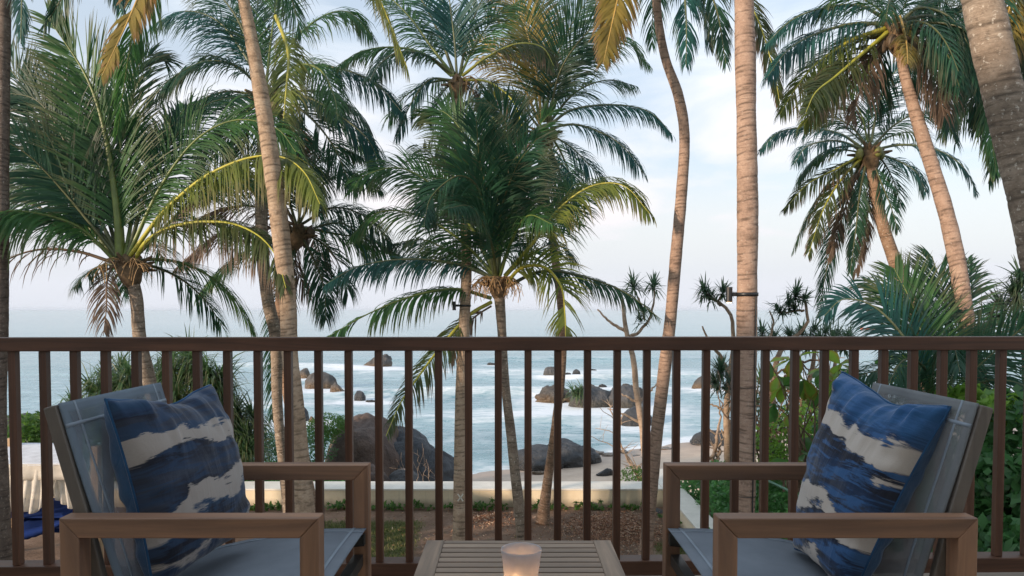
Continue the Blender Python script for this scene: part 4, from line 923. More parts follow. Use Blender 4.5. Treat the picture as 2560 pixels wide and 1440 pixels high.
# ================================================================== SHRUBS, PANDANUS, TWIGS
def rosette(acc, c, n, l, w, rg, up=(0, 0, 1), droop=1.0, spread=(5, 95)):
    c = np.asarray(c, float); up = np.array(up, dtype=float); up = up/np.linalg.norm(up)
    a1 = np.cross(up, [.3, 1, .2]); a1 /= np.linalg.norm(a1); a2 = np.cross(up, a1)
    az = np.arange(n)*2.39996+rg.rand(n)*.4; th = np.radians(spread[0]+(spread[1]-spread[0])*((np.arange(n)+.5)/n)**.8)
    d = up[None]*np.cos(th)[:, None]+(np.cos(az)[:, None]*a1+np.sin(az)[:, None]*a2)*np.sin(th)[:, None]
    s = np.cross(d, up); s /= np.linalg.norm(s, axis=1)[:, None]+1e-6
    L_ = l*(.7+.5*rg.rand(n)); pos = c[None]-up[None]*(th/1.7*.22*l)[:, None]; rows = []; g = droop*(.5+rg.rand(n))
    kink = (rg.rand(n) < .45)*rg.uniform(.6, 1.5, n)
    for k in range(6):
        u = k/5; ww = (w*[.8, 1., .9, .75, .5, .05][k]/2)
        rows += [pos-s*ww, pos+s*ww]
        d = d+DOWN*(g*(.06+.42*u)+kink*(k == 2))[:, None]; d /= np.linalg.norm(d, axis=1)[:, None]; pos = pos+d*(L_/5)[:, None]
    v = np.stack(rows, 1).reshape(-1, 3); b = (np.arange(n)*12)[:, None, None]
    q = np.array([[2*k, 2*k+1, 2*k+3, 2*k+2] for k in range(5)])[None]+b
    acc.add(v, q.reshape(-1, 4), None, 0, rnd=np.repeat(rg.rand(n), 12), along=np.tile(np.repeat(np.linspace(0, 1, 6), 2), n))
M_pand = leafmat('pandanus_leaf', (.030, .072, .030), (.075, .135, .050), (.20, .15, .08), .5, .35)
M_pand_d = leafmat('pandanus_leaf_dark', (.026, .060, .036), (.055, .105, .055), (.12, .10, .06), .4, .4)
M_stem = barkmat('pandanus_stem', (.30, .22, .155), (.40, .32, .24), .3)
M_twig = barkmat('bleached_twig', (.36, .27, .20), (.48, .39, .31), .2)
M_twig_d = barkmat('brown_twig', (.16, .11, .075), (.25, .18, .13), .2)
def pandanus(label, heads, stems, mat=None, cat='pandanus', stem_mat=None, ground=None, seed=1, leafw=.05):
    """heads: (px, py, d, leaf length, n, tilt x); stems: lists of (px, py, d, radius)"""
    rg = np.random.RandomState(seed); h0 = heads[0]
    base = P(stems[0][-1][0], stems[0][-1][1], stems[0][-1][2]) if stems else P(h0[0], h0[1], h0[2])
    t = empty('pandanus_plant', base, label, cat)
    for (px, py, d, l, n, tx) in heads:
        a = Acc(); rosette(a, P(px, py, d), int(n*1.9), l*1.05, leafw if l > .56 else max(.034, .0023*d), rg, (tx, rg.uniform(-.4, .3), 1), 1.0 if l > .56 else .32, (5, 125 if l > .56 else 112)); link('leaf_head', a.mesh('leaf_head', False), t, (mat or M_pand,))
    for st in stems:
        pts = np.array([list(P(x, y, d))+[r] for x, y, d, r in st]); c, ln = spline(pts, 26); a = Acc()
        wob = c[:, :3]+np.stack([vnoise(np.arange(26)*.5, np.full(26, st[0][0]), k)-.5 for k in range(3)], 1)*.05
        tube(a, wob, c[:, 3], 7, len=np.linspace(0, ln, 26), ring=np.zeros(26)); link('stem', a.mesh('stem'), t, (stem_mat or M_stem,))
    return t
def leafcloud(name, label, blobs, n, size, mat, seed, cat='shrub', up=.5, group=None, stems=0, kind=None, asp=.42):
    """blobs: (x, y, z, rx, ry, rz) metres; leaves on and just under an uneven skin"""
    rg = np.random.RandomState(seed); vol = np.array([b[3]*b[4]*b[5] for b in blobs])**.67; vol = vol/vol.sum()
    VV = []; RR = []
    for b, fr in zip(blobs, vol):
        k = int(n*fr); d = rg.randn(k, 3); d /= np.linalg.norm(d, axis=1)[:, None]
        r = (1-.45*rg.rand(k)**1.7)*(.72+.55*vnoise(d[:, 0]*2.6+seed, d[:, 2]*2.6+d[:, 1]*2, seed)+.18*vnoise(d[:, 0]*7, d[:, 2]*7+d[:, 1]*5, seed+1))
        c = np.array(b[:3])+d*r[:, None]*np.array(b[3:6])
        nn = d*.8+rg.randn(k, 3)*.75+np.array([0, 0, up]); nn /= np.linalg.norm(nn, axis=1)[:, None]
        ax = np.cross(nn, rg.randn(k, 3)); ax /= np.linalg.norm(ax, axis=1)[:, None]; bx = np.cross(nn, ax)
        l = size*rg.uniform(.6, 1.3, k)[:, None]; w = l*asp
        v = np.stack([c-ax*l*.5, c-ax*l*.05+bx*w*.5-nn*l*.06, c+ax*l*.5-nn*l*.12, c-ax*l*.05-bx*w*.5-nn*l*.06], 1); VV.append(v.reshape(-1, 3)); RR.append(np.repeat(rg.rand(k), 4))
    v = np.concatenate(VV); k = len(v)//4; b0 = blobs[0]; zmin = min(b[2]-b[5] for b in blobs)
    me = npmesh('foliage', v, np.arange(4*k).reshape(-1, 4), None, smooth=False, attrs={'rnd': np.concatenate(RR), 'along': np.tile([0, .4, .8, .4], k)})
    if kind == 'stuff': return tag(link(name, me, None, (mat,)), label, cat, kind='stuff')
    t = empty(name, (b0[0], b0[1], zmin), label, cat, group); link('foliage', me, t, (mat,))
    for s_ in range(stems):
        b = blobs[s_ % len(blobs)]; a = Acc(); p0 = np.array([b[0]+rg.uniform(-.3, .3)*b[3], b[1], zmin-.15]); p1 = np.array([b[0]+rg.uniform(-.7, .7)*b[3], b[1]+rg.uniform(-.5, .5)*b[4], b[2]+b[5]*.6])
        c, ln = spline(np.array([p0, (p0+p1)/2+rg.randn(3)*.1, p1]), 10); tube(a, c, np.linspace(.03, .01, 10), 5, len=np.linspace(0, ln, 10), ring=np.zeros(10)); link('stem', a.mesh('stem'), t, (M_twig_d,))
    return t
def PB(px, py, d, rpx, rpy, ry): # blob from pixels
    p = P(px, py, d); return (p.x, d, p.z, rpx/F_PX*d, ry, rpy/F_PX*d)
LF_G = leafmat('creeper_leaf', (.035, .095, .018), (.10, .20, .035), (.12, .16, .04), .3, .5)
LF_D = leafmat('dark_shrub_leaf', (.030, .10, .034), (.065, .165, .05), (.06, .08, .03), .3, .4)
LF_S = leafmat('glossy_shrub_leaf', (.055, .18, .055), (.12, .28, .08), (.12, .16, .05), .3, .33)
LF_B = leafmat('bright_shrub_leaf', (.085, .20, .03), (.19, .33, .05), (.2, .2, .06), .3, .4)

# pandanus shrubs on the left, behind the chair
def heads(lst, d, l, n): return [(x, y, d+rnd.uniform(-.6, .6), l*rnd.uniform(.85, 1.15), n, rnd.uniform(-.5, .5)) for x, y in lst]
pandanus('broad pandanus clump against the water, left of the grey trunk above the left chair', heads([(262, 935), (305, 960), (230, 975), (275, 1000), (330, 1000), (180, 1008), (355, 960), (300, 920), (240, 1030), (330, 1040), (210, 1040), (285, 1060), (350, 1010), (255, 985), (320, 935), (365, 1050)], 22, .78, 60),
    [[(262, 940, 22, .05), (275, 1060, 22, .07), (290, 1230, 22, .09)], [(330, 1000, 22, .05), (310, 1100, 22, .06), (295, 1230, 22, .08)]], seed=2)
pandanus('tall pandanus clump with long hanging leaves behind the left cushion', heads([(430, 925), (470, 900), (520, 930), (500, 975), (440, 975), (560, 975), (400, 960), (540, 1020), (470, 1030), (590, 1030), (560, 1070), (610, 1090), (520, 1080), (590, 1130), (630, 1040), (480, 895), (450, 1010), (410, 1000), (530, 1060), (500, 1020), (570, 1030), (620, 1130), (560, 1120), (430, 1050), (600, 1060), (550, 940), (420, 905)], 21.5, .92, 70),
    [[(470, 900, 21.5, .05), (490, 1060, 21.5, .08), (500, 1230, 21.5, .1)], [(560, 980, 21.5, .05), (540, 1100, 21.5, .07), (505, 1230, 21.5, .09)]], seed=3)
leafcloud('leafy_shrub', 'bright green bushes beyond the white canopy at the far left', [PB(70, 1075, 20.5, 55, 42, .9), (*P(110, 1070, 20.6), .5, .7, .45), PB(30, 1110, 20.4, 50, 40, .8)], 2600, .15, LF_G, 5, stems=3)
leafcloud('creeper_mound', 'bright green creeper mound on top of the brown boulder', [PB(825, 1062, 26.5, 48, 26, .8), PB(790, 1085, 26.3, 60, 28, .9), PB(860, 1055, 26.8, 22, 14, .5)], 5200, .085, LF_G, 6, cat='creeper')
leafcloud('leafy_shrub', 'dense green shrub between the leaning trunks and the brown boulder', [PB(770, 1130, 25, 60, 55, 1.0), PB(700, 1150, 24.5, 70, 70, 1.0), PB(660, 1120, 24, 45, 50, .9), PB(740, 1190, 23.5, 90, 40, .9)], 7800, .10, LF_D, 7, stems=4)
leafcloud('leafy_shrub', 'low green hedge behind the wall under the left armrest', [PB(640, 1190, 21.6, 60, 32, .7), PB(780, 1200, 21.8, 60, 26, .6), PB(850, 1195, 22.4, 40, 22, .6), PB(560, 1180, 21.6, 50, 40, .7)], 5200, .11, LF_S, 8, stems=4)
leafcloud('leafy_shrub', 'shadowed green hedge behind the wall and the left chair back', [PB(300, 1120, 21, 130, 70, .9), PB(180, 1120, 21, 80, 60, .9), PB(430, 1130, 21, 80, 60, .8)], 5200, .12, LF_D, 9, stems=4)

# plants along the foot of the wall
g = random.Random(5); first = None
def plantlet(seed):
    rg = np.random.RandomState(seed); a = Acc()
    for _ in range(6):
        rosette(a, (rg.uniform(-.17, .17), rg.uniform(-.07, .07), rg.uniform(.04, .20)), 9, .085, .05, rg, (rg.uniform(-.5, .5), rg.uniform(-.6, .1), 1), .5, (20, 100))
    return a.mesh('plantlet', False)
PL = [plantlet(s_) for s_ in range(5)]
for me in PL: me.materials.append(LF_G)
def place_plant(x, y, z, s_, label, group):
    o = bpy.data.objects.new('seedling_plant', g.choice(PL)); C.objects.link(o); o.location = (x, y, z); o.scale = (s_, s_, s_*g.uniform(.8, 1.2)); o.rotation_euler.z = g.uniform(-.6, .6)
    tag(o, label, 'plant', group)
x = 590
while x < 1640:
    p = P(x, 1275, 19.25)
    if g.random() < .86: place_plant(p.x, 19.2-g.random()*.12, G_GARDEN, g.uniform(.7, 1.35), 'small green creeper plant at the foot of the back garden wall', 'creeper plants along the back garden wall')
    x += g.uniform(14, 30)
for y in (18.4, 17.9, 17.5, 16.6, 16.1, 15.2):
    place_plant(3.75, y, G_GARDEN, g.uniform(.9, 1.4), 'small green creeper plant at the foot of the side garden wall', 'creeper plants along the side garden wall')

# bare tree with two tufts, right of centre
pandanus('bare slender tree topped by twin spiky tufts, right of the centre palm', [(1583, 712, 24, .55, 34, -.2), (1634, 712, 24, .52, 30, .2), (1610, 780, 24, .5, 16, .3), (1602, 800, 24, .45, 10, -.2)],
    [[(1556, 745, 24, .04), (1560, 800, 24, .07), (1580, 890, 24, .09), (1592, 980, 24, .10), (1606, 1080, 24, .11), (1622, 1200, 24, .13)], [(1495, 775, 24, .025), (1522, 802, 24, .04), (1562, 828, 24, .06)],
     [(1634, 720, 24, .02), (1630, 780, 24, .04), (1600, 825, 24, .05), (1575, 842, 24, .06)], [(1583, 715, 24, .02), (1600, 760, 24, .03), (1612, 800, 24, .04)],
     [(1640, 960, 24, .02), (1620, 985, 24, .035), (1600, 1002, 24, .05)], [(1555, 985, 24, .02), (1580, 998, 24, .04), (1598, 1008, 24, .05)], [(1520, 1022, 24, .015), (1570, 1040, 24, .035), (1604, 1060, 24, .05)]],
    M_pand_d, 'tree', M_twig, seed=11)
def twigtree(label, base, d, segs, mat, name='twig_bush', cat='bare bush', r0=.03, seed=1, sub=3):
    rg = random.Random(seed); t = empty(name, P(base[0], base[1], d), label, cat)
    for s_ in segs:
        a = Acc(); pts = np.array([list(P(x, y, d+rg.uniform(-.3, .3))) for x, y in s_]); c, ln = spline(pts, 16)
        c = c+np.stack([vnoise(np.arange(16)*.9+len(s_)*7, np.full(16, s_[0][0]*.1), k)-.5 for k in range(3)], 1)*.10
        r = np.linspace(r0, r0*.25, 16); tube(a, c, r, 5, len=np.linspace(0, ln, 16), ring=np.zeros(16))
        for _ in range(sub):
            i = rg.randint(4, 14); dv = np.array([rg.uniform(-1, 1), rg.uniform(-.6, .6), rg.uniform(-.2, 1)]); dv /= np.linalg.norm(dv); l = rg.uniform(.2, .6)
            cc, l2 = spline(np.array([c[i], c[i]+dv*l*.5+np.array([0, 0, .05]), c[i]+dv*l+np.array([rg.uniform(-.1, .1), 0, .1])]), 8)
            tube(a, cc, np.linspace(r[i]*.6, .003, 8), 4, len=np.linspace(0, l2, 8), ring=np.zeros(8))
        link('branch', a.mesh('branch'), t, (mat,))
    return t
twigtree('pale leafless bush with curling twigs left of the bare tree', (1600, 1200), 25, [[(1600, 1200), (1560, 1130), (1530, 1080), (1490, 1070)], [(1590, 1190), (1550, 1110), (1545, 1060), (1500, 1020)], [(1600, 1195), (1570, 1140), (1520, 1110), (1480, 1090)], [(1545, 1060), (1530, 1030), (1520, 1000)], [(1540, 1085), (1555, 1050), (1550, 1020)]], M_twig, seed=3, r0=.035)
twigtree('bleached driftwood snag leaning over the wall corner', (1612, 1205), 22, [[(1600, 1200), (1578, 1160), (1560, 1130), (1548, 1120)], [(1604, 1200), (1610, 1170), (1625, 1150)], [(1590, 1180), (1600, 1160)]], M_twig, seed=5, r0=.045)
leafcloud('leafy_shrub', 'tiny green shrub sprouting behind the back wall near its right end', [PB(1582, 1188, 21.4, 34, 22, .3)], 420, .09, LF_G, 12, stems=1)
twigtree('dry upright stalks in front of the blue black slab', (1045, 1210), 21.5, [[(1058, 1212), (1062, 1175), (1066, 1150)], [(1075, 1212), (1072, 1180), (1070, 1160)], [(1045, 1212), (1047, 1160), (1046, 1125)], [(1085, 1212), (1095, 1185)], [(1035, 1212), (1015, 1180), (1005, 1170)]], M_twig, cat='dry grass', name='dry_stalks', seed=8, r0=.007)
t = empty('grass_tuft', P(1447, 968, 58), 'spiky green pandanus tuft growing on top of the island rock', 'plant'); a = Acc(); rg = np.random.RandomState(3)
for k in range(5): rosette(a, P(1447+rg.uniform(-16, 16), 978+rg.uniform(-8, 6), 57.4), 36, .95, .07, rg, (rg.uniform(-.5, .5), -.3, 1), .7, (5, 100))
link('leaf_head', a.mesh('leaf_head', False), t, (M_pand,))

# pandanus right of the spotlight palm
pandanus('thin pandanus with two round tufts just left of the spotlight palm', [(1762, 728, 20, .46, 46, -.1), (1808, 726, 20, .42, 40, .2), (1775, 745, 20, .4, 14, 0)],
    [[(1765, 735, 20, .02), (1782, 750, 20, .035), (1815, 772, 20, .045), (1832, 810, 20, .05), (1832, 870, 20, .06), (1820, 960, 20, .075), (1818, 1060, 20, .085), (1822, 1200, 20, .095)], [(1808, 735, 20, .02), (1796, 752, 20, .03), (1800, 764, 20, .04)],
     [(1754, 815, 20, .02), (1775, 860, 20, .035), (1800, 890, 20, .05), (1818, 930, 20, .06)], [(1775, 1010, 20, .02), (1800, 1022, 20, .03), (1820, 1035, 20, .04)], [(1805, 1075, 20, .02), (1812, 1095, 20, .04), (1820, 1110, 20, .05)]], M_pand_d, seed=13)
pandanus('dark drooping pandanus head hanging over the water left of the spotlight palm', [(1802, 925, 19, .5, 60, -.1), (1830, 960, 19, .5, 50, .2), (1790, 960, 19, .42, 34, -.4), (1850, 1000, 19, .5, 40, .4)], [[(1830, 930, 19, .04), (1850, 1040, 19, .06), (1856, 1200, 19, .08)]], M_pand_d, seed=14)
twigtree('grey dead snag standing on the shore left of the spotlight palm', (1790, 1150), 20.5, [[(1785, 1150), (1792, 1100), (1798, 1050), (1800, 1000)], [(1795, 1150), (1802, 1110), (1812, 1090)], [(1778, 1150), (1788, 1118), (1790, 1090)]], M_twig, seed=15, r0=.06, name='dead_snag', cat='dead trunk')
pandanus('crooked pandanus with three tufts against the sky right of the spotlight palm', [(1990, 735, 19, .42, 40, .2), (1948, 775, 19, .42, 30, -.5), (1972, 762, 19, .36, 30, 0), (1985, 770, 19, .3, 18, 0), (2012, 745, 19, .3, 18, .5)],
    [[(1990, 742, 19, .02), (2015, 752, 19, .03), (2012, 775, 19, .035), (2022, 800, 19, .04), (2000, 830, 19, .045), (1960, 860, 19, .06), (1935, 930, 19, .07), (1930, 1050, 19, .08), (1925, 1200, 19, .09)], [(1948, 782, 19, .02), (1985, 778, 19, .025), (2012, 776, 19, .03)],
     [(1925, 775, 19, .015), (1932, 800, 19, .025), (1922, 850, 19, .035), (1905, 900, 19, .045)]], M_pand_d, seed=16)
pandanus('low row of pandanus tufts rising just above the rail right of the spotlight palm', [(x_, y_, 20+rnd.uniform(-.8, .8), .42, 30, rnd.uniform(-.3, .3)) for x_, y_ in ((1905, 830), (1935, 842), (1975, 838), (2005, 832), (2035, 825), (2065, 828), (2095, 835), (2120, 842), (2050, 845), (2080, 850), (1990, 850), (1915, 860), (2020, 862), (2110, 865))],
    [[(2040, 840, 20, .04), (2030, 920, 20, .06), (2000, 1040, 20, .08), (1990, 1200, 20, .09)], [(1980, 845, 20, .04), (1985, 930, 20, .05), (1995, 1100, 20, .07)], [(2090, 845, 20, .04), (2085, 930, 20, .05), (2040, 1100, 20, .07)]], M_pand_d, seed=17)
# tangled thicket of branches under the rail
g2 = random.Random(21); segs = []
for k in range(34):
    x0 = g2.uniform(1880, 2090); y0 = g2.uniform(1080, 1220); x1 = x0+g2.uniform(-110, 110); y1 = g2.uniform(870, 1000)
    segs.append([(x0, y0), ((x0+x1)/2+g2.uniform(-50, 50), (y0+y1)/2+g2.uniform(-30, 30)), (x1, y1)])
for k in range(16):
    x0 = g2.uniform(1880, 2080); y0 = g2.uniform(900, 1100); segs.append([(x0, y0), (x0+g2.uniform(20, 60), y0+g2.uniform(-30, 30)), (x0+g2.uniform(60, 150), y0+g2.uniform(-50, 60))])
twigtree('tangled thicket of bare crossing branches behind the balusters right of the spotlight palm', (1980, 1200), 17.5, segs, M_twig_d, name='twig_thicket', cat='thicket', seed=22, r0=.030, sub=4)
pandanus('green pandanus leaves spilling through the thicket low right of the spotlight palm', [(x_, y_, 18.5+rnd.uniform(-.8, .8), .55, 34, rnd.uniform(-.4, .4)) for x_, y_ in ((1900, 1100), (1940, 1130), (1985, 1110), (2010, 1150), (1905, 960), (1890, 1010), (1950, 1060), (2040, 1060), (2030, 1000))], [[(1950, 1100, 18.5, .04), (1955, 1200, 18.5, .06), (1960, 1290, 18.5, .07)]], M_pand, seed=23)
leafcloud('leafy_shrub', 'glossy green hedge filling the corner outside the side wall', [PB(1745, 1215, 19.5, 45, 45, .9), PB(1800, 1210, 19, 60, 50, .9), PB(1850, 1240, 18, 60, 60, .9), PB(1790, 1270, 17.6, 40, 50, .7), PB(1900, 1240, 17.5, 60, 60, .9), PB(1960, 1260, 17, 70, 60, .9), PB(1900, 1320, 16, 90, 60, .9), PB(2050, 1260, 17, 80, 80, .9), PB(1850, 1350, 15.2, 60, 60, .8), PB(1980, 1360, 15, 90, 70, .9)], 12500, .14, LF_S, 31, stems=6, asp=.45)
leafcloud('leafy_shrub', 'light green scrub in front of the thicket by the right cushion', [PB(1960, 1090, 16.5, 60, 50, .6), PB(2020, 1140, 16.5, 70, 50, .6), PB(1905, 1150, 17, 40, 50, .6), PB(2010, 1040, 16.5, 40, 40, .5)], 1700, .13, LF_B, 32, stems=4)
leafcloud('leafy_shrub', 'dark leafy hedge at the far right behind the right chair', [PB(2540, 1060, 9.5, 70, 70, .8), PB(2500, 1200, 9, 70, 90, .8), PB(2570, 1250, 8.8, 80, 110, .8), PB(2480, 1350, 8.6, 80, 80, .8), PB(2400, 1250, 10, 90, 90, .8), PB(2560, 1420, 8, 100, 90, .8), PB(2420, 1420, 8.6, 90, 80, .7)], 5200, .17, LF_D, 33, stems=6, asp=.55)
leafcloud('leafy_shrub', 'bright leaves of a low shrub at the foot of the coconut leaning palm', [PB(2430, 1000, 9.8, 55, 30, .5), PB(2500, 1030, 9.8, 40, 30, .5), PB(2520, 1000, 9.8, 30, 22, .4)], 520, .17, LF_B, 34, stems=3, asp=.6)
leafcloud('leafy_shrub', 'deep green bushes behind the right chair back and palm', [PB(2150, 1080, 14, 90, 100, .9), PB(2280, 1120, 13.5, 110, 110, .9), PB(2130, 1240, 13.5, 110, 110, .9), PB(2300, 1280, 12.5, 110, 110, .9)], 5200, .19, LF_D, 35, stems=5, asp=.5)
pandanus('spiky pandanus at the right edge above the rail', [(2540, 735, 12.5, .42, 70, -.2), (2500, 765, 12.5, .4, 50, -.4), (2560, 800, 12.5, .42, 50, 0), (2480, 790, 12.5, .3, 24, -.5), (2550, 690, 12.5, .36, 34, 0)],
    [[(2545, 760, 12.5, .03), (2530, 810, 12.5, .035), (2560, 900, 12.5, .045), (2590, 1100, 12.5, .06)], [(2490, 790, 12.5, .02), (2520, 820, 12.5, .025), (2550, 850, 12.5, .03)], [(2480, 810, 12.5, .015), (2520, 850, 12.5, .02), (2560, 880, 12.5, .03)]], M_pand_d, stem_mat=M_twig_d, seed=41)

# sea almond shrub: large oval leaves one can pick apart
def bigleaf(seed, w=.62):
    rg = np.random.RandomState(seed); nu, nv = 8, 5; v = []; al = []; rr = []
    for i in range(nu):
        u = i/(nu-1); hw = w*.5*(math.sin(math.pi*min(1, u**1.25))**.75)+.004
        for j in range(nv):
            s_ = (j/(nv-1)-.5)*2
            v.append((s_*hw, u, -.25*u*u+.22*abs(s_)*hw+.02*rg.randn())); al.append(max(u*.75, .55+.42*abs(s_)**3)); rr.append(rg.rand()*.3+.35)
    q = [(i*nv+j, i*nv+j+1, (i+1)*nv+j+1, (i+1)*nv+j) for i in range(nu-1) for j in range(nv-1)]
    return npmesh('leaf', np.array(v), np.array(q), attrs={'along': np.array(al), 'rnd': np.array(rr)})
LF_A = leafmat('sea_almond_leaf', (.12, .26, .03), (.22, .36, .05), (.28, .12, .04), .9, .35)
LF_A2 = leafmat('sea_almond_leaf_dark', (.04, .14, .03), (.08, .20, .045), (.10, .12, .04), .5, .35)
BL = []
for mt in (LF_A, LF_A2):
    for s_ in range(3):
        me = bigleaf(s_+3); me.materials.append(mt); me['moved'] = 1; BL.append(me)
sa = empty('sea_almond_shrub', P(2060, 1200, 12.5), 'broad leaved sea almond shrub with red edged leaves behind the right balusters', 'shrub')
g3 = random.Random(9); off = Vector(sa.location)
clusters = [(1925, 905, 4), (1945, 940, 5), (1960, 965, 5), (1975, 900, 4), (2000, 890, 4), (2010, 950, 6), (2035, 970, 5), (2060, 925, 6), (2085, 950, 6), (2100, 910, 5), (2120, 940, 5), (2150, 985, 5), (2175, 1000, 4), (2215, 905, 5), (2240, 930, 6), (2255, 900, 4), (1935, 1010, 4), (2000, 1095, 4), (1975, 1150, 4), (2015, 1130, 4), (1990, 1040, 3), (2130, 990, 4)]
for (px, py, n) in clusters:
    dd = 12.5+g3.uniform(-.7, .7); c = P(px, py, dd)
    for k in range(n):
        o = bpy.data.objects.new('leaf', g3.choice(BL[:3] if g3.random() < .62 else BL[3:])); C.objects.link(o); o.parent = sa
        o.location = c-off; s_ = g3.uniform(.24, .40); o.scale = (s_, s_, s_)
        az = k*2*math.pi/n+g3.uniform(-.5, .5); o.rotation_euler = (g3.uniform(-1.35, .9), g3.uniform(-.5, .5), az)
for k, (px, py, n) in enumerate(clusters):
    a = Acc(); p1 = np.array(P(px, py, 12.5)); p0 = np.array(P(2040+g3.uniform(-60, 60), 1230, 12.7)); mid = (p0+p1)/2+np.array([g3.uniform(-.25, .25), g3.uniform(-.2, .2), g3.uniform(-.1, .2)])
    c, ln = spline(np.array([p0, mid, p1]), 12); tube(a, c, np.linspace(.022, .007, 12), 5, len=np.linspace(0, ln, 12), ring=np.zeros(12)); link('branch', a.mesh('branch'), sa, (M_twig_d,))

# green pipe rail in the hedge
pr = empty('pipe_rail', P(1960, 1290, 15.6), 'pale green pipe handrail sloping through the hedge', 'railing')
M_pipe = simple('mint_paint', (.16, .30, .22), .4, 10, .1, .05)
tube_obj('pipe', [P(1868, 1178, 16.4), P(1970, 1226, 15.9), P(2060, 1275, 15.4)], [.028]*3, M_pipe, pr)
tube_obj('pipe', [P(1930, 1183, 17), P(2010, 1214, 16.6)], [.022]*2, M_pipe, pr, n=6)
tube_obj('post', [P(1868, 1178, 16.4), P(1866, 1330, 16.4)], [.024]*2, M_pipe, pr, n=6)

# ================================================================== SMALL THINGS IN THE GARDEN
# spotlights strapped to trunks
M_glow = bpy.data.materials.new('warm_lamp_lens'); M_glow.use_nodes = True; b_ = M_glow.node_tree.nodes['Principled BSDF']
b_.inputs['Emission Color'].default_value = (1, .62, .25, 1); b_.inputs['Emission Strength'].default_value = 6
def cyl(c, r, h, axis='Z', seg=24, r2=None):
    bm = bmesh.new(); bmesh.ops.create_cone(bm, cap_ends=True, segments=seg, radius1=r, radius2=r2 if r2 is not None else r, depth=h)
    rot = {'Z': Matrix(), 'X': Matrix.Rotation(R(90), 4, 'Y'), 'Y': Matrix.Rotation(R(90), 4, 'X')}[axis]
    bmesh.ops.transform(bm, matrix=Matrix.Translation(c) @ rot, verts=bm.verts); return bm
def strap(c, r, h, t=.006):
    a = Acc(); n = 40; an = np.linspace(0, 2*np.pi, n, endpoint=False)
    v = np.concatenate([np.stack([c.x+rr*np.cos(an), c.y+rr*np.sin(an), np.full(n, c.z+zz)], 1) for rr, zz in ((r, -h/2), (r+t, -h/2), (r+t, h/2), (r, h/2))])
    i = np.arange(n); i2 = (i+1) % n; q = np.concatenate([np.stack([k*n+i, k*n+i2, ((k+1) % 4)*n+i2, ((k+1) % 4)*n+i], 1) for k in range(4)]); a.add(v, q); return a.mesh('strap')
def spot(label, cpx, cpy, d, trunk_r, side, s_=1.0, lit=True):
    c = P(cpx, cpy, d); t = empty('tree_spotlight', c, label, 'spotlight')
    link('strap', strap(c, trunk_r+.003, .05*s_), t, (M_black,))
    x0 = c.x+side*(trunk_r+.004); b = Vector((x0+side*.085*s_, c.y-.03, c.z-.005))
    bm_obj('bracket', box(min(x0, b.x), max(x0, b.x), c.y-.05, c.y-.01, c.z-.028*s_, c.z+.03*s_), M_black, t, bevel=.004)
    bm_obj('lamp_body', cyl(b+Vector((side*.02, 0, 0)), .045*s_, .215*s_), M_black, t)
    if lit: bm_obj('lens', cyl(b+Vector((side*.02, 0, -.109*s_)), .034*s_, .008), M_glow, t)
    bm_obj('bolt', cyl(Vector((c.x+.02, c.y-trunk_r-.012, c.z)), .008, .012, 'Y'), M_metal, t)
spot('black cylinder spotlight strapped to the thick straight palm trunk', 1867, 736, 10.8, .150, -1)
spot('smaller black lamp strapped to the trunk left of the centre palm', 1162, 764, 13.9, .105, -1, .75, False)
a = Acc(); pts = []
cp = np.array([list(P(px, py, 10.66)) for px, py in ((1889, 742), (1887, 860), (1886, 1000), (1883, 1150), (1880, 1290), (1878, 1345))]); cp[:, 0] += .004
c, _ = spline(cp, 30); tube(a, c, .009, 6); tag(link('power_cable', a.mesh('power_cable'), None, (M_black,)), 'thin black cable running down the right side of the thick straight trunk', 'cable')
wt = empty('wire_tie', P(1866, 886, 10.8), 'thin wire tied round the straight trunk just below the rail', 'wire'); link('strap', strap(P(1866, 968, 10.8), .144, .008), wt, (M_metal,)); link('strap', strap(P(1864, 1238, 10.8), .144, .008), wt, (M_metal,))
# fishing boat far out
bp = P(2168, 822, 285); bt = empty('fishing_boat', (bp.x, bp.y, SEA), 'tiny red fishing boat far out on the sea at the right', 'boat')
bm = bmesh.new(); prof = [(-2.6, .9, .1), (-2.0, .55, .55), (0, .4, .75), (1.8, .5, .6), (2.7, 1.0, .1)]
rows = [[bm.verts.new((x_, -w_, z_+.1)), bm.verts.new((x_, -w_*.5, -.25)), bm.verts.new((x_, w_*.5, -.25)), bm.verts.new((x_, w_, z_+.1))] for x_, z_, w_ in prof]
for a_, b2_ in zip(rows, rows[1:]):
    for k in range(3): bm.faces.new((a_[k], a_[k+1], b2_[k+1], b2_[k]))
    bm.faces.new((a_[3], a_[0], b2_[0], b2_[3]))
bm.faces.new(rows[0]); bm.faces.new(rows[-1][::-1])
bmesh.ops.transform(bm, matrix=Matrix.Translation((bp.x, bp.y, SEA)), verts=bm.verts); bm_obj('hull', bm, simple('red_hull', (.45, .12, .07), .5), bt)
tube_obj('mast', [(bp.x, bp.y, SEA+.5), (bp.x+.1, bp.y, SEA+2.6)], [.05, .03], M_twig_d, bt, n=4)

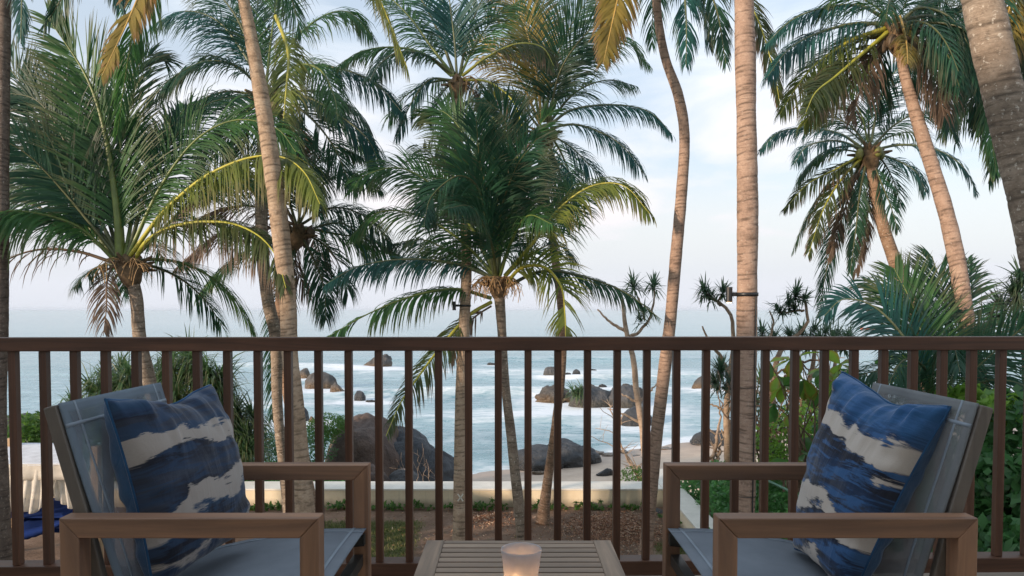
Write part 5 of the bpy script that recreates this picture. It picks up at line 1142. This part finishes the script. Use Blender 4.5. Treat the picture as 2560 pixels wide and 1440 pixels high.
# hanging day bed with white canopy, left
db = empty('hanging_daybed', P(60, 1400, 14), 'white canopied hanging day bed with navy boat shaped seat and timber frame', 'day bed')
def pp(px, py, d): return P(px, py, d)
post = pp(28, 1095, 14.4)
bm_obj('post', bar((post.x, 14.4, G_GARDEN-.05), (post.x, 14.4, post.z), .13, .13, (0, 1, 0)), M_pine, db, bevel=.008)
p2 = pp(-330, 1095, 14.4); bm_obj('post', bar((p2.x, 14.4, G_GARDEN-.05), (p2.x, 14.4, p2.z), .13, .13, (0, 1, 0)), M_pine, db, bevel=.008)
p3 = pp(205, 1110, 13.2); bm_obj('post', bar((p3.x+.35, 13.0, G_GARDEN-.05), (p3.x+.35, 13.0, p3.z), .13, .13, (0, 1, 0)), M_pine, db, bevel=.008)
for (a1, b1) in (((20, 1382, 13.9), (125, 1425, 12.7)), ((60, 1412, 12.9), (170, 1398, 13.2)), ((-60, 1420, 12.9), (40, 1385, 13.6))):
    A1, B1 = pp(*a1), pp(*b1); A1.z = B1.z = G_GARDEN+.07; bm_obj('ground_beam', bar(A1, B1, .14, .13), M_pine_x, db, bevel=.008)
def cloth(name, P00, P10, P01, P11, mat, nu=24, nv=16, amp=.03, freq=8, sag=0, seed=1, hem=None):
    u, v = np.meshgrid(np.linspace(0, 1, nu), np.linspace(0, 1, nv)); P00, P10, P01, P11 = map(np.array, (P00, P10, P01, P11))
    c = (P00*(1-u[..., None])*(1-v[..., None])+P10*u[..., None]*(1-v[..., None])+P01*(1-u[..., None])*v[..., None]+P11*u[..., None]*v[..., None])
    c[..., 1] += amp*np.sin(u*freq*6.28+seed+3*vnoise(u*4, v*2, seed))*(.3+v); c[..., 2] -= sag*4*u*(1-u)*(v if hem is None else 1)
    if hem is not None: c[..., 2] += (v*hem(u))
    i = np.arange(nv-1)[:, None]; j = np.arange(nu-1)[None]; q = np.stack([i*nu+j, i*nu+j+1, (i+1)*nu+j+1, (i+1)*nu+j], -1).reshape(-1, 4)
    o = link(name, npmesh(name, c.reshape(-1, 3), q), db, (mat,)); md = o.modifiers.new('s', 'SOLIDIFY'); md.thickness = .008; return o
RL, RR_, FL, FR = pp(-320, 1100, 14.6), pp(190, 1118, 14.6), pp(-360, 1162, 13.1), pp(215, 1165, 13.1)
RL.z = RR_.z = pp(60, 1108, 14.6).z; FL.z = FR.z = pp(60, 1160, 13.1).z
cloth('canopy', RL, RR_, FL, FR, M_white_cloth, 30, 12, .015, 3, .04)
v0 = pp(60, 1200, 13.1).z
cloth('valance', FL, FR, (FL.x, 13.1, v0), (FR.x, 13.1, v0), M_sheer, 60, 5, .02, 9)
cloth('curtain', pp(10, 1163, 13.12), pp(150, 1163, 13.12), pp(0, 1310, 13.15), pp(135, 1240, 13.12), M_sheer, 60, 20, .035, 7, 0, 2, lambda u: .12*np.sin(u*7))
cloth('curtain', pp(-150, 1163, 13.2), pp(40, 1163, 13.14), pp(-180, 1335, 13.2), pp(14, 1250, 13.15), M_sheer, 60, 20, .04, 8, 0, 3)
cloth('curtain', pp(120, 1163, 13.3), pp(215, 1163, 13.12), pp(128, 1240, 13.3), pp(220, 1300, 13.12), M_sheer, 50, 20, .03, 6, 0, 4)
cloth('curtain', pp(-300, 1112, 14.6), pp(200, 1120, 14.6), pp(-300, 1240, 14.6), pp(200, 1235, 14.6), M_sheer, 80, 10, .03, 12, 0, 5)
# boat shaped navy seat: a curved bolster and a raised back panel
nu, nv = 40, 14; U_, V_ = np.meshgrid(np.linspace(-1, 1, nu), np.linspace(0, 2*np.pi, nv, endpoint=False))
ctr = pp(-20, 1345, 13.3); ex = 1.35
cx_ = ctr.x+U_*ex; cz_ = ctr.z+.32*U_**2+.10*np.sin(V_)*(1-.5*U_**2)+.008*np.sin(U_*60); cy_ = ctr.y+.13*np.cos(V_)
i = np.arange(nv)[:, None]; j = np.arange(nu-1)[None]; i2 = (i+1) % nv
q = np.stack([i*nu+j, i*nu+j+1, i2*nu+j+1, i2*nu+j], -1).reshape(-1, 4)
link('bolster', npmesh('bolster', np.stack([cx_, cy_, cz_], -1).reshape(-1, 3), q), db, (M_navy,))
cloth('seat_cloth', (ctr.x-1.3, 13.35, ctr.z+.35), (ctr.x+1.3, 13.35, ctr.z+.35), (ctr.x-1.3, 14.5, ctr.z+.75), (ctr.x+1.3, 14.5, ctr.z+.72), M_navy, 40, 14, .01, 3, .34, 6)
cloth('seat_back', pp(72, 1268, 14.1), pp(190, 1272, 14.1), pp(45, 1330, 13.5), pp(215, 1325, 13.5), M_navy, 20, 10, .02, 2, .03, 7)

# ================================================================== BALCONY FURNITURE
SLOPE = .027
def YR(x): return 3.045+SLOPE*x
rl = empty('balcony_railing', (0, YR(0), 0), 'dark brown wooden balcony railing with square balusters across the whole view', 'railing')
zt = 1.019; xa, xb = -4.55, 4.55
def railbar(name, z0, z1, w, off=0):
    bm = bmesh.new(); vs = []
    for x_ in (xa, xb):
        y_ = YR(x_)+off; vs.append([bm.verts.new((x_, y_-w/2, z0)), bm.verts.new((x_, y_+w/2, z0)), bm.verts.new((x_, y_+w/2, z1)), bm.verts.new((x_, y_-w/2, z1))])
    bm.faces.new(vs[0]); bm.faces.new(vs[1][::-1])
    for k in range(4): bm.faces.new((vs[0][k], vs[1][k], vs[1][(k+1) % 4], vs[0][(k+1) % 4]))
    return bm_obj(name, bm, M_rail_x, rl, bevel=.004)
railbar('top_rail', zt-.054, zt, .075, .012); railbar('bottom_rail', .055, .115, .085, .012)
bal = None; bx = [52+74.6*k for k in range(-16, 50)]
for px in bx:
    x_ = (px-1280)/F_PX*3.04; x_ *= 1+.010*(x_ > 0)*x_*.6
    if abs(x_) > 4.4: continue
    if bal is None:
        bal = bm_obj('baluster', prism([(-.0145, .1155), (.0145, .1155), (.0145, zt-.0545), (-.0145, zt-.0545)], 1, -.016, .016), M_rail_z, rl, bevel=.002); o = bal; o.data.transform(Matrix.Translation(Vector(rl.location)))
    else:
        o = bal.copy(); C.objects.link(o)
    o.location = Vector((x_, YR(x_), 0))-Vector(rl.location)

# side table
def TX(a): return a+.022
tz = EYE-.757; tb = empty('side_table', (TX(0), 2.15, 0), 'low slatted weathered teak table between the two chairs', 'table')
y0t, y1t = 1.84, 2.47; hw = .302
bm_obj('side_rail', box(TX(-hw), TX(-hw+.058), y0t, y1t, tz-.045, tz), M_tb_y, tb, bevel=.003); bm_obj('side_rail', box(TX(hw-.058), TX(hw), y0t, y1t, tz-.045, tz), M_tb_y, tb, bevel=.003)
bm_obj('end_rail', box(TX(-hw+.0585), TX(hw-.0585), y1t-.03, y1t-.001, tz-.045, tz-.001), M_tb_x, tb, bevel=.003); bm_obj('end_rail', box(TX(-hw+.0585), TX(hw-.0585), y0t+.001, y0t+.04, tz-.045, tz-.001), M_tb_x, tb, bevel=.003)
y_ = y1t-.036; sl_ = None
while y_-.038 > y0t+.045:
    if sl_ is None:
        sl_ = bm_obj('slat', box(TX(-hw+.0585), TX(hw-.0585), y_-.0365, y_, tz-.02, tz-.0012), M_tb_x, tb, bevel=.002); o = sl_; ys0 = y_
    else: o = sl_.copy(); C.objects.link(o); o.location.y = sl_.location.y+(y_-ys0)
    y_ -= .0455
bm_obj('support', box(TX(-.02), TX(.02), y0t+.041, y1t-.031, tz-.045, tz-.021), M_tb_y, tb)
for sx_ in (-1, 1):
    for yy in (y0t+.02, y1t-.03-.045): bm_obj('leg', box(TX(sx_*(hw-.029)-.022), TX(sx_*(hw-.029)+.022), yy, yy+.044, 0, tz-.0455), M_tb_z, tb, bevel=.003)

# candle glass
m = Mat('frosted_glass', .55, .5); m.b.inputs['Transmission Weight'].default_value = .30; m.b.inputs['IOR'].default_value = 1.3
z_ = m.sep(m.coord())[2]; n = m.noise(m.coord(), 40, 4); m.color(m.ramp(n, [(.3, (.52, .52, .55)), (.7, (.66, .66, .69))])); m.bump(n, .1, .001)
m.translucent(.42, (.62, .60, .60)); M_frost = m.m
gc = P(1303, 1371, 2.0); gz0 = tz; gh = gc.z-gz0
gl = empty('candle_holder', (gc.x, 2.0, gz0), 'frosted glass candle holder with a lit tea light on the slatted table', 'candle holder')
prof = [(.034, .002), (.039, .002), (.042, .02), (.0475, .07), (.0525, gh-.014), (.0545, gh-.003), (.0537, gh), (.0515, gh-.002), (.049, gh-.012), (.043, .07), (.036, .016), (.0, .014)]
n = 56; an = np.linspace(0, 2*np.pi, n, endpoint=False)
def lathe(prof, cx, cy, cz):
    v = np.concatenate([np.stack([cx+r*np.cos(an), cy+r*np.sin(an), np.full(n, cz+z)], 1) for r, z in prof]); i = np.arange(n); i2 = (i+1) % n
    return v, np.concatenate([np.stack([k*n+i, k*n+i2, (k+1)*n+i2, (k+1)*n+i], 1) for k in range(len(prof)-1)])
v, q = lathe([(0, .002)]+prof, gc.x, 2.0, gz0); link('glass', npmesh('glass', v, q), gl, (M_frost,))
v, q = lathe([(0, .015), (.019, .015), (.019, .033), (.0175, .033), (.0175, .030), (0, .030)], gc.x-.012, 1.995, gz0); wx = simple('candle_wax', (.75, .68, .58), .4); link('tea_light', npmesh('tea_light', v, q), gl, (wx,))
v, q = lathe([(0, .034), (.003, .037), (.0042, .043), (.003, .050), (.0, .058)], gc.x-.012, 1.995, gz0)
fm = bpy.data.materials.new('candle_flame'); fm.use_nodes = True; b_ = fm.node_tree.nodes['Principled BSDF']; b_.inputs['Emission Color'].default_value = (1, .55, .22, 1); b_.inputs['Emission Strength'].default_value = 60; b_.inputs['Base Color'].default_value = (1, .7, .4, 1)
link('flame', npmesh('flame', v, q), gl, (fm,))
pl = bpy.data.lights.new('candle_light', 'POINT'); pl.energy = .11; pl.color = (1, .52, .24); pl.shadow_soft_size = .01; po = bpy.data.objects.new('candle_light', pl); C.objects.link(po); po.location = (gc.x-.012, 1.995, gz0+.05)

# armchairs: wood frames left and right, fabric sling between
def chair(label, sgn, shift, slingm, seatm, seamm):
    def X_(x): return sgn*x+shift
    t = empty('armchair', (X_(-.72), 2.02, 0), label, 'armchair')
    def poly(pts): return [(X_(a), b) for a, b in pts]
    AT = .658; th = .046
    for (ya, yb) in ((1.70, 1.752), (2.285, 2.337)):
        x0, x1 = -1.024, -.437
        bm_obj('armrest', prism(poly([(x0, AT), (x1, AT), (x1-.044, AT-th), (x0+.044, AT-th)]), 1, ya, yb), M_ch_x, t, bevel=.0035, seg=3)
        bm_obj('front_leg', prism(poly([(x1, AT), (x1, 0), (x1-.044, 0), (x1-.044, AT-th)]), 1, ya+.0004, yb-.0004), M_ch_z, t, bevel=.0035, seg=3)
        bm_obj('rear_leg', prism(poly([(x0, AT), (x0, 0), (x0+.044, 0), (x0+.044, AT-th)]), 1, ya+.0004, yb-.0004), M_ch_z, t, bevel=.0035, seg=3)
        # inner side of frame: back post and seat rail
        yi = (yb+.002, yb+.026) if ya < 2 else (ya-.026, ya-.002)
        bm_obj('back_post', prism(poly([(-1.088, .900), (-1.060, .908), (-.992, .66), (-.925, .36), (-.953, .35), (-1.020, .652)]), 1, *yi), M_post, t, bevel=.004)
        bm_obj('seat_rail', prism(poly([(-.444, .452), (-.444, .418), (-.93, .37), (-.93, .404)]), 1, *yi), M_metal, t, bevel=.003)
    bm_obj('stretcher', box(*sorted((X_(-.452), X_(-.482))), 1.753, 2.284, .352, .386), M_metal, t, bevel=.002)
    bm_obj('stretcher', box(*sorted((X_(-.985), X_(-1.015))), 1.753, 2.284, .30, .334), M_metal, t, bevel=.002)
    def sling(name, prof, sagd, y0_, y1_, mat, thick=.0025, cols=54):
        K_N = 60; c, _ = spline(np.array(prof), K_N); hm = []; yy = np.linspace(y0_, y1_, cols); tn = np.gradient(c, axis=0); tn /= np.linalg.norm(tn, axis=1)[:, None]
        nrm = np.stack([tn[:, 1], -tn[:, 0]], 1)
        vs = []
        for k in range(K_N):
            s_ = math.sin(math.pi*k/(K_N-1))**.6; dl = k/(K_N-1)*.56
            for y_ in yy:
                w_ = (y_-y0_)/(y1_-y0_); dsp = sagd*4*w_*(1-w_)*(.35+.65*s_)
                vs.append((X_(c[k, 0]+nrm[k, 0]*dsp), y_, c[k, 1]+nrm[k, 1]*dsp)); hm.append(.8 if min(y_-y0_, y1_-y_, dl) < .026 else 0.)
        i = np.arange(K_N-1)[:, None]; j = np.arange(cols-1)[None]; q = np.stack([i*cols+j, i*cols+j+1, (i+1)*cols+j+1, (i+1)*cols+j], -1).reshape(-1, 4)
        o = link(name, npmesh(name, np.array(vs), q, attrs={'hem': np.array(hm)}), t, (mat,)); md = o.modifiers.new('s', 'SOLIDIFY'); md.thickness = thick; md.offset = 0; return c, nrm
    bp_ = [(-1.056, .911), (-1.018, .775), (-.978, .645), (-.932, .50), (-.905, .385)]
    sling('back_sling', bp_, -.020, 1.762, 2.276, slingm)
    st_ = [(-.442, .466), (-.60, .462), (-.78, .435), (-.935, .400)]
    sling('seat_sling', st_, .010, 1.757, 2.281, seatm)
    def strip(name, a_, b_, w_, up=.0024):
        pass
    # lighter overlapped hems a few cm inside the edges
    def hem_back(y_, name='hem'):
        c, _ = spline(np.array(bp_), 20); vs = []
        for k in range(20):
            for w_ in (-.004, .004): 
                f_ = (y_+w_-1.762)/(.514); s_ = math.sin(math.pi*k/19)**.6; d_ = -.020*4*f_*(1-f_)*(.35+.65*s_)
                tn = c[min(k+1, 19)]-c[max(k-1, 0)]; tn /= np.linalg.norm(tn); nn = np.array([tn[1], -tn[0]])
                q_ = c[k]+nn*(d_-.0020); q2 = q_*1; vs.append((X_(q2[0]+.007 if False else q2[0]), y_+w_, q2[1]))
        q = np.array([[2*k, 2*k+1, 2*k+3, 2*k+2] for k in range(19)]); o = link(name, npmesh(name, np.array(vs), q), t, (seamm,)); md = o.modifiers.new('s', 'SOLIDIFY'); md.thickness = .0006; md.offset = 0
    hem_back(1.762+.055); hem_back(2.276-.055)
    def flat_hem(pts, w_dir):
        vs = []
        for p_ in pts: vs += [(X_(p_[0]-w_dir[0]), p_[1]-w_dir[1], p_[2]), (X_(p_[0]+w_dir[0]), p_[1]+w_dir[1], p_[2])]
        q = np.array([[2*k, 2*k+1, 2*k+3, 2*k+2] for k in range(len(pts)-1)]); o = link('hem', npmesh('hem', np.array(vs), q), t, (seamm,)); md = o.modifiers.new('s', 'SOLIDIFY'); md.thickness = .0005; md.offset = 0
    def seat_z(x_, y_):
        c, _ = spline(np.array(st_), 60); k = np.argmin(abs(c[:, 0]-x_)); f_ = (y_-1.757)/.524; s_ = math.sin(math.pi*k/59)**.6
        tn = c[min(k+1, 59)]-c[max(k-1, 0)]; tn /= np.linalg.norm(tn); nn = np.array([tn[1], -tn[0]])
        return c[k, 1]+nn[1]*.010*4*f_*(1-f_)*(.35+.65*s_)+.0028
    flat_hem([(-.478, y_, seat_z(-.478, y_)) for y_ in np.linspace(1.757, 2.281, 14)], (.0045, 0))
    for yh in (1.80, 2.238): flat_hem([(x_, yh, seat_z(x_, yh)) for x_ in np.linspace(-.442, -.93, 14)], (0, .0045))
    # hem across the back near its top
    vs = []; cc, _ = spline(np.array(bp_), 120)
    for y_ in np.linspace(1.762, 2.276, 30):
        f_ = (y_-1.762)/.514
        for k in (11, 13):
            s_ = math.sin(math.pi*k/119)**.6; d_ = -.020*4*f_*(1-f_)*(.35+.65*s_); tn = cc[k+1]-cc[k-1]; tn /= np.linalg.norm(tn)
            vs.append((X_(cc[k, 0]+tn[1]*(d_-.0022)), y_, cc[k, 1]-tn[0]*(d_-.0022)))
    q = np.array([[2*k, 2*k+1, 2*k+3, 2*k+2] for k in range(29)]); o = link('hem', npmesh('hem', np.array(vs), q), t, (seamm,)); md = o.modifiers.new('s', 'SOLIDIFY'); md.thickness = .0006; md.offset = 0
    return t
chair('left wooden armchair with blue grey mesh sling holding the darker striped cushion', 1, 0.0, M_sling_blue, M_seat_blue, M_seam)
chair('right wooden armchair with taupe grey mesh sling holding the brighter blue cushion', -1, .030, M_sling_grey, M_seat_blue, M_seam)

# cushions
def cushion(label, corners, mat_front, thick, seed, name='cushion'):
    TL, TR, BR, BL_ = [Vector(c) for c in corners]; n_ = 64
    ctr = (TL+TR+BR+BL_)/4; t = empty(name, ctr-Vector((0, 0, .2)), label, 'cushion')
    nrm = ((TR-TL).cross(BL_-TL)).normalized()
    if nrm.y > 0: nrm = -nrm
    for part, sg, mt in (('front_panel', 1, mat_front), ('back_panel', -1, M_blue)):
        u, v = np.meshgrid(np.linspace(-1, 1, n_), np.linspace(-1, 1, n_))
        pu = u*(1-.085*(1-v*v)**1.0*np.abs(u)**3); pv = v*(1-.075*(1-u*u)*np.abs(v)**3)
        a = (pu+1)/2; b = (pv+1)/2
        Q = (np.array(BL_)*(1-a[..., None])*(1-b[..., None])+np.array(BR)*a[..., None]*(1-b[..., None])+np.array(TL)*(1-a[..., None])*b[..., None]+np.array(TR)*a[..., None]*b[..., None])
        ed = (1-u*u)*(1-v*v); h = thick*(ed**.36)*(1+.12*(vnoise(u*1.6+seed, v*1.6, seed)-.5))
        # puckers running in from the seams, stronger at the top edge and corners
        near = np.exp(-np.minimum(1-np.abs(u), 1-np.abs(v))/.22)
        pk = (vnoise(u*9+seed, v*2.2, seed+3)-.5)*np.exp(-(1-v)/.42)*1.5+(vnoise(u*2.5, v*8+seed, seed+5)-.5)*np.exp(-(1-np.abs(u))/.3)*.8
        h = h+pk*.030*np.clip(ed*14, 0, 1)
        # soft dent in the top edge, as if karate-chopped
        h = h-.026*np.exp(-((u-.15)/.25)**2)*np.exp(-(1-v)/.35)*np.clip(ed*14, 0, 1)
        dent = -.022*np.exp(-((u-.1)/.42)**2)*np.clip((v-.35)/.65, 0, 1)**2
        up_ = np.array((TL-BL_).normalized())
        V_ = Q+np.array(nrm)*(sg*h)[..., None]+up_[None, None]*dent[..., None]
        wig = .004*np.sin(u*13+seed)*np.clip(np.abs(v)-.9, 0, 1)*10
        V_ = V_+np.array(nrm)*wig[..., None]
        i = np.arange(n_-1)[:, None]; j = np.arange(n_-1)[None]; q = np.stack([i*n_+j, i*n_+j+1, (i+1)*n_+j+1, (i+1)*n_+j], -1).reshape(-1, 4)
        me = npmesh(part, V_.reshape(-1, 3), q); uvl = me.uv_layers.new(name='UVMap'); li = np.zeros(len(me.loops), dtype=np.int32); me.loops.foreach_get('vertex_index', li)
        uv = np.stack([a.ravel()[li], b.ravel()[li]], 1).astype(np.float32); uvl.data.foreach_set('uv', uv.ravel()); link(part, me, t, (mt,))
    # piped seam round the edge
    s_ = np.linspace(-1, 1, 40); ring = [(x_, -1) for x_ in s_]+[(1, x_) for x_ in s_[1:]]+[(x_, 1) for x_ in s_[::-1][1:]]+[(-1, x_) for x_ in s_[::-1][1:]]
    pts = []
    for (u_, v_) in ring:
        pu = u_*(1-.085*(1-v_*v_)*abs(u_)**3); pv = v_*(1-.075*(1-u_*u_)*abs(v_)**3); a_, b_ = (pu+1)/2, (pv+1)/2
        q_ = np.array(BL_)*(1-a_)*(1-b_)+np.array(BR)*a_*(1-b_)+np.array(TL)*(1-a_)*b_+np.array(TR)*a_*b_
        q_ = q_+np.array((TL-BL_).normalized())*(-.022*math.exp(-((u_-.1)/.42)**2)*max(0, (v_-.35)/.65)**2)+np.array(nrm)*(.004*math.sin(u_*13+seed)*max(0, abs(v_)-.9)*10); pts.append(q_)
    acc = Acc(); tube(acc, np.array(pts), .0038, 5); link('seam', acc.mesh('seam'), t, (M_blue,))
    return t
cushion('dark blue and cream brushstroke cushion leaning in the left chair', [P(262, 998, 1.83), P(527, 962, 2.16), P(618, 1330, 2.13), P(385, 1485, 1.80)], M_cush_l, .105, 3)
cushion('brighter blue cushion with cream brushstrokes tilted in the right chair', [P(2108, 930, 2.17), P(2378, 1018, 1.84), P(2128, 1500, 1.80), P(1990, 1372, 2.12)], M_cush_r, .105, 8)

# sea air between here and the horizon
bm = box(-9000, 9000, -30, 13000, SEA-2.5, 14)
hm = bpy.data.materials.new('sea_haze'); hm.use_nodes = True; hm.node_tree.nodes.clear()
pv = N(hm.node_tree, 'VolumePrincipled'); pv.inputs['Color'].default_value = (.78, .88, 1.0, 1); pv.inputs['Density'].default_value = 9e-5
ho = N(hm.node_tree, 'OutputMaterial'); L(hm.node_tree, pv.outputs[0], ho.inputs['Volume'])
tag(bm_obj('haze', bm, hm), kind='stuff', label='pale sea haze softening the horizon', cat='haze')
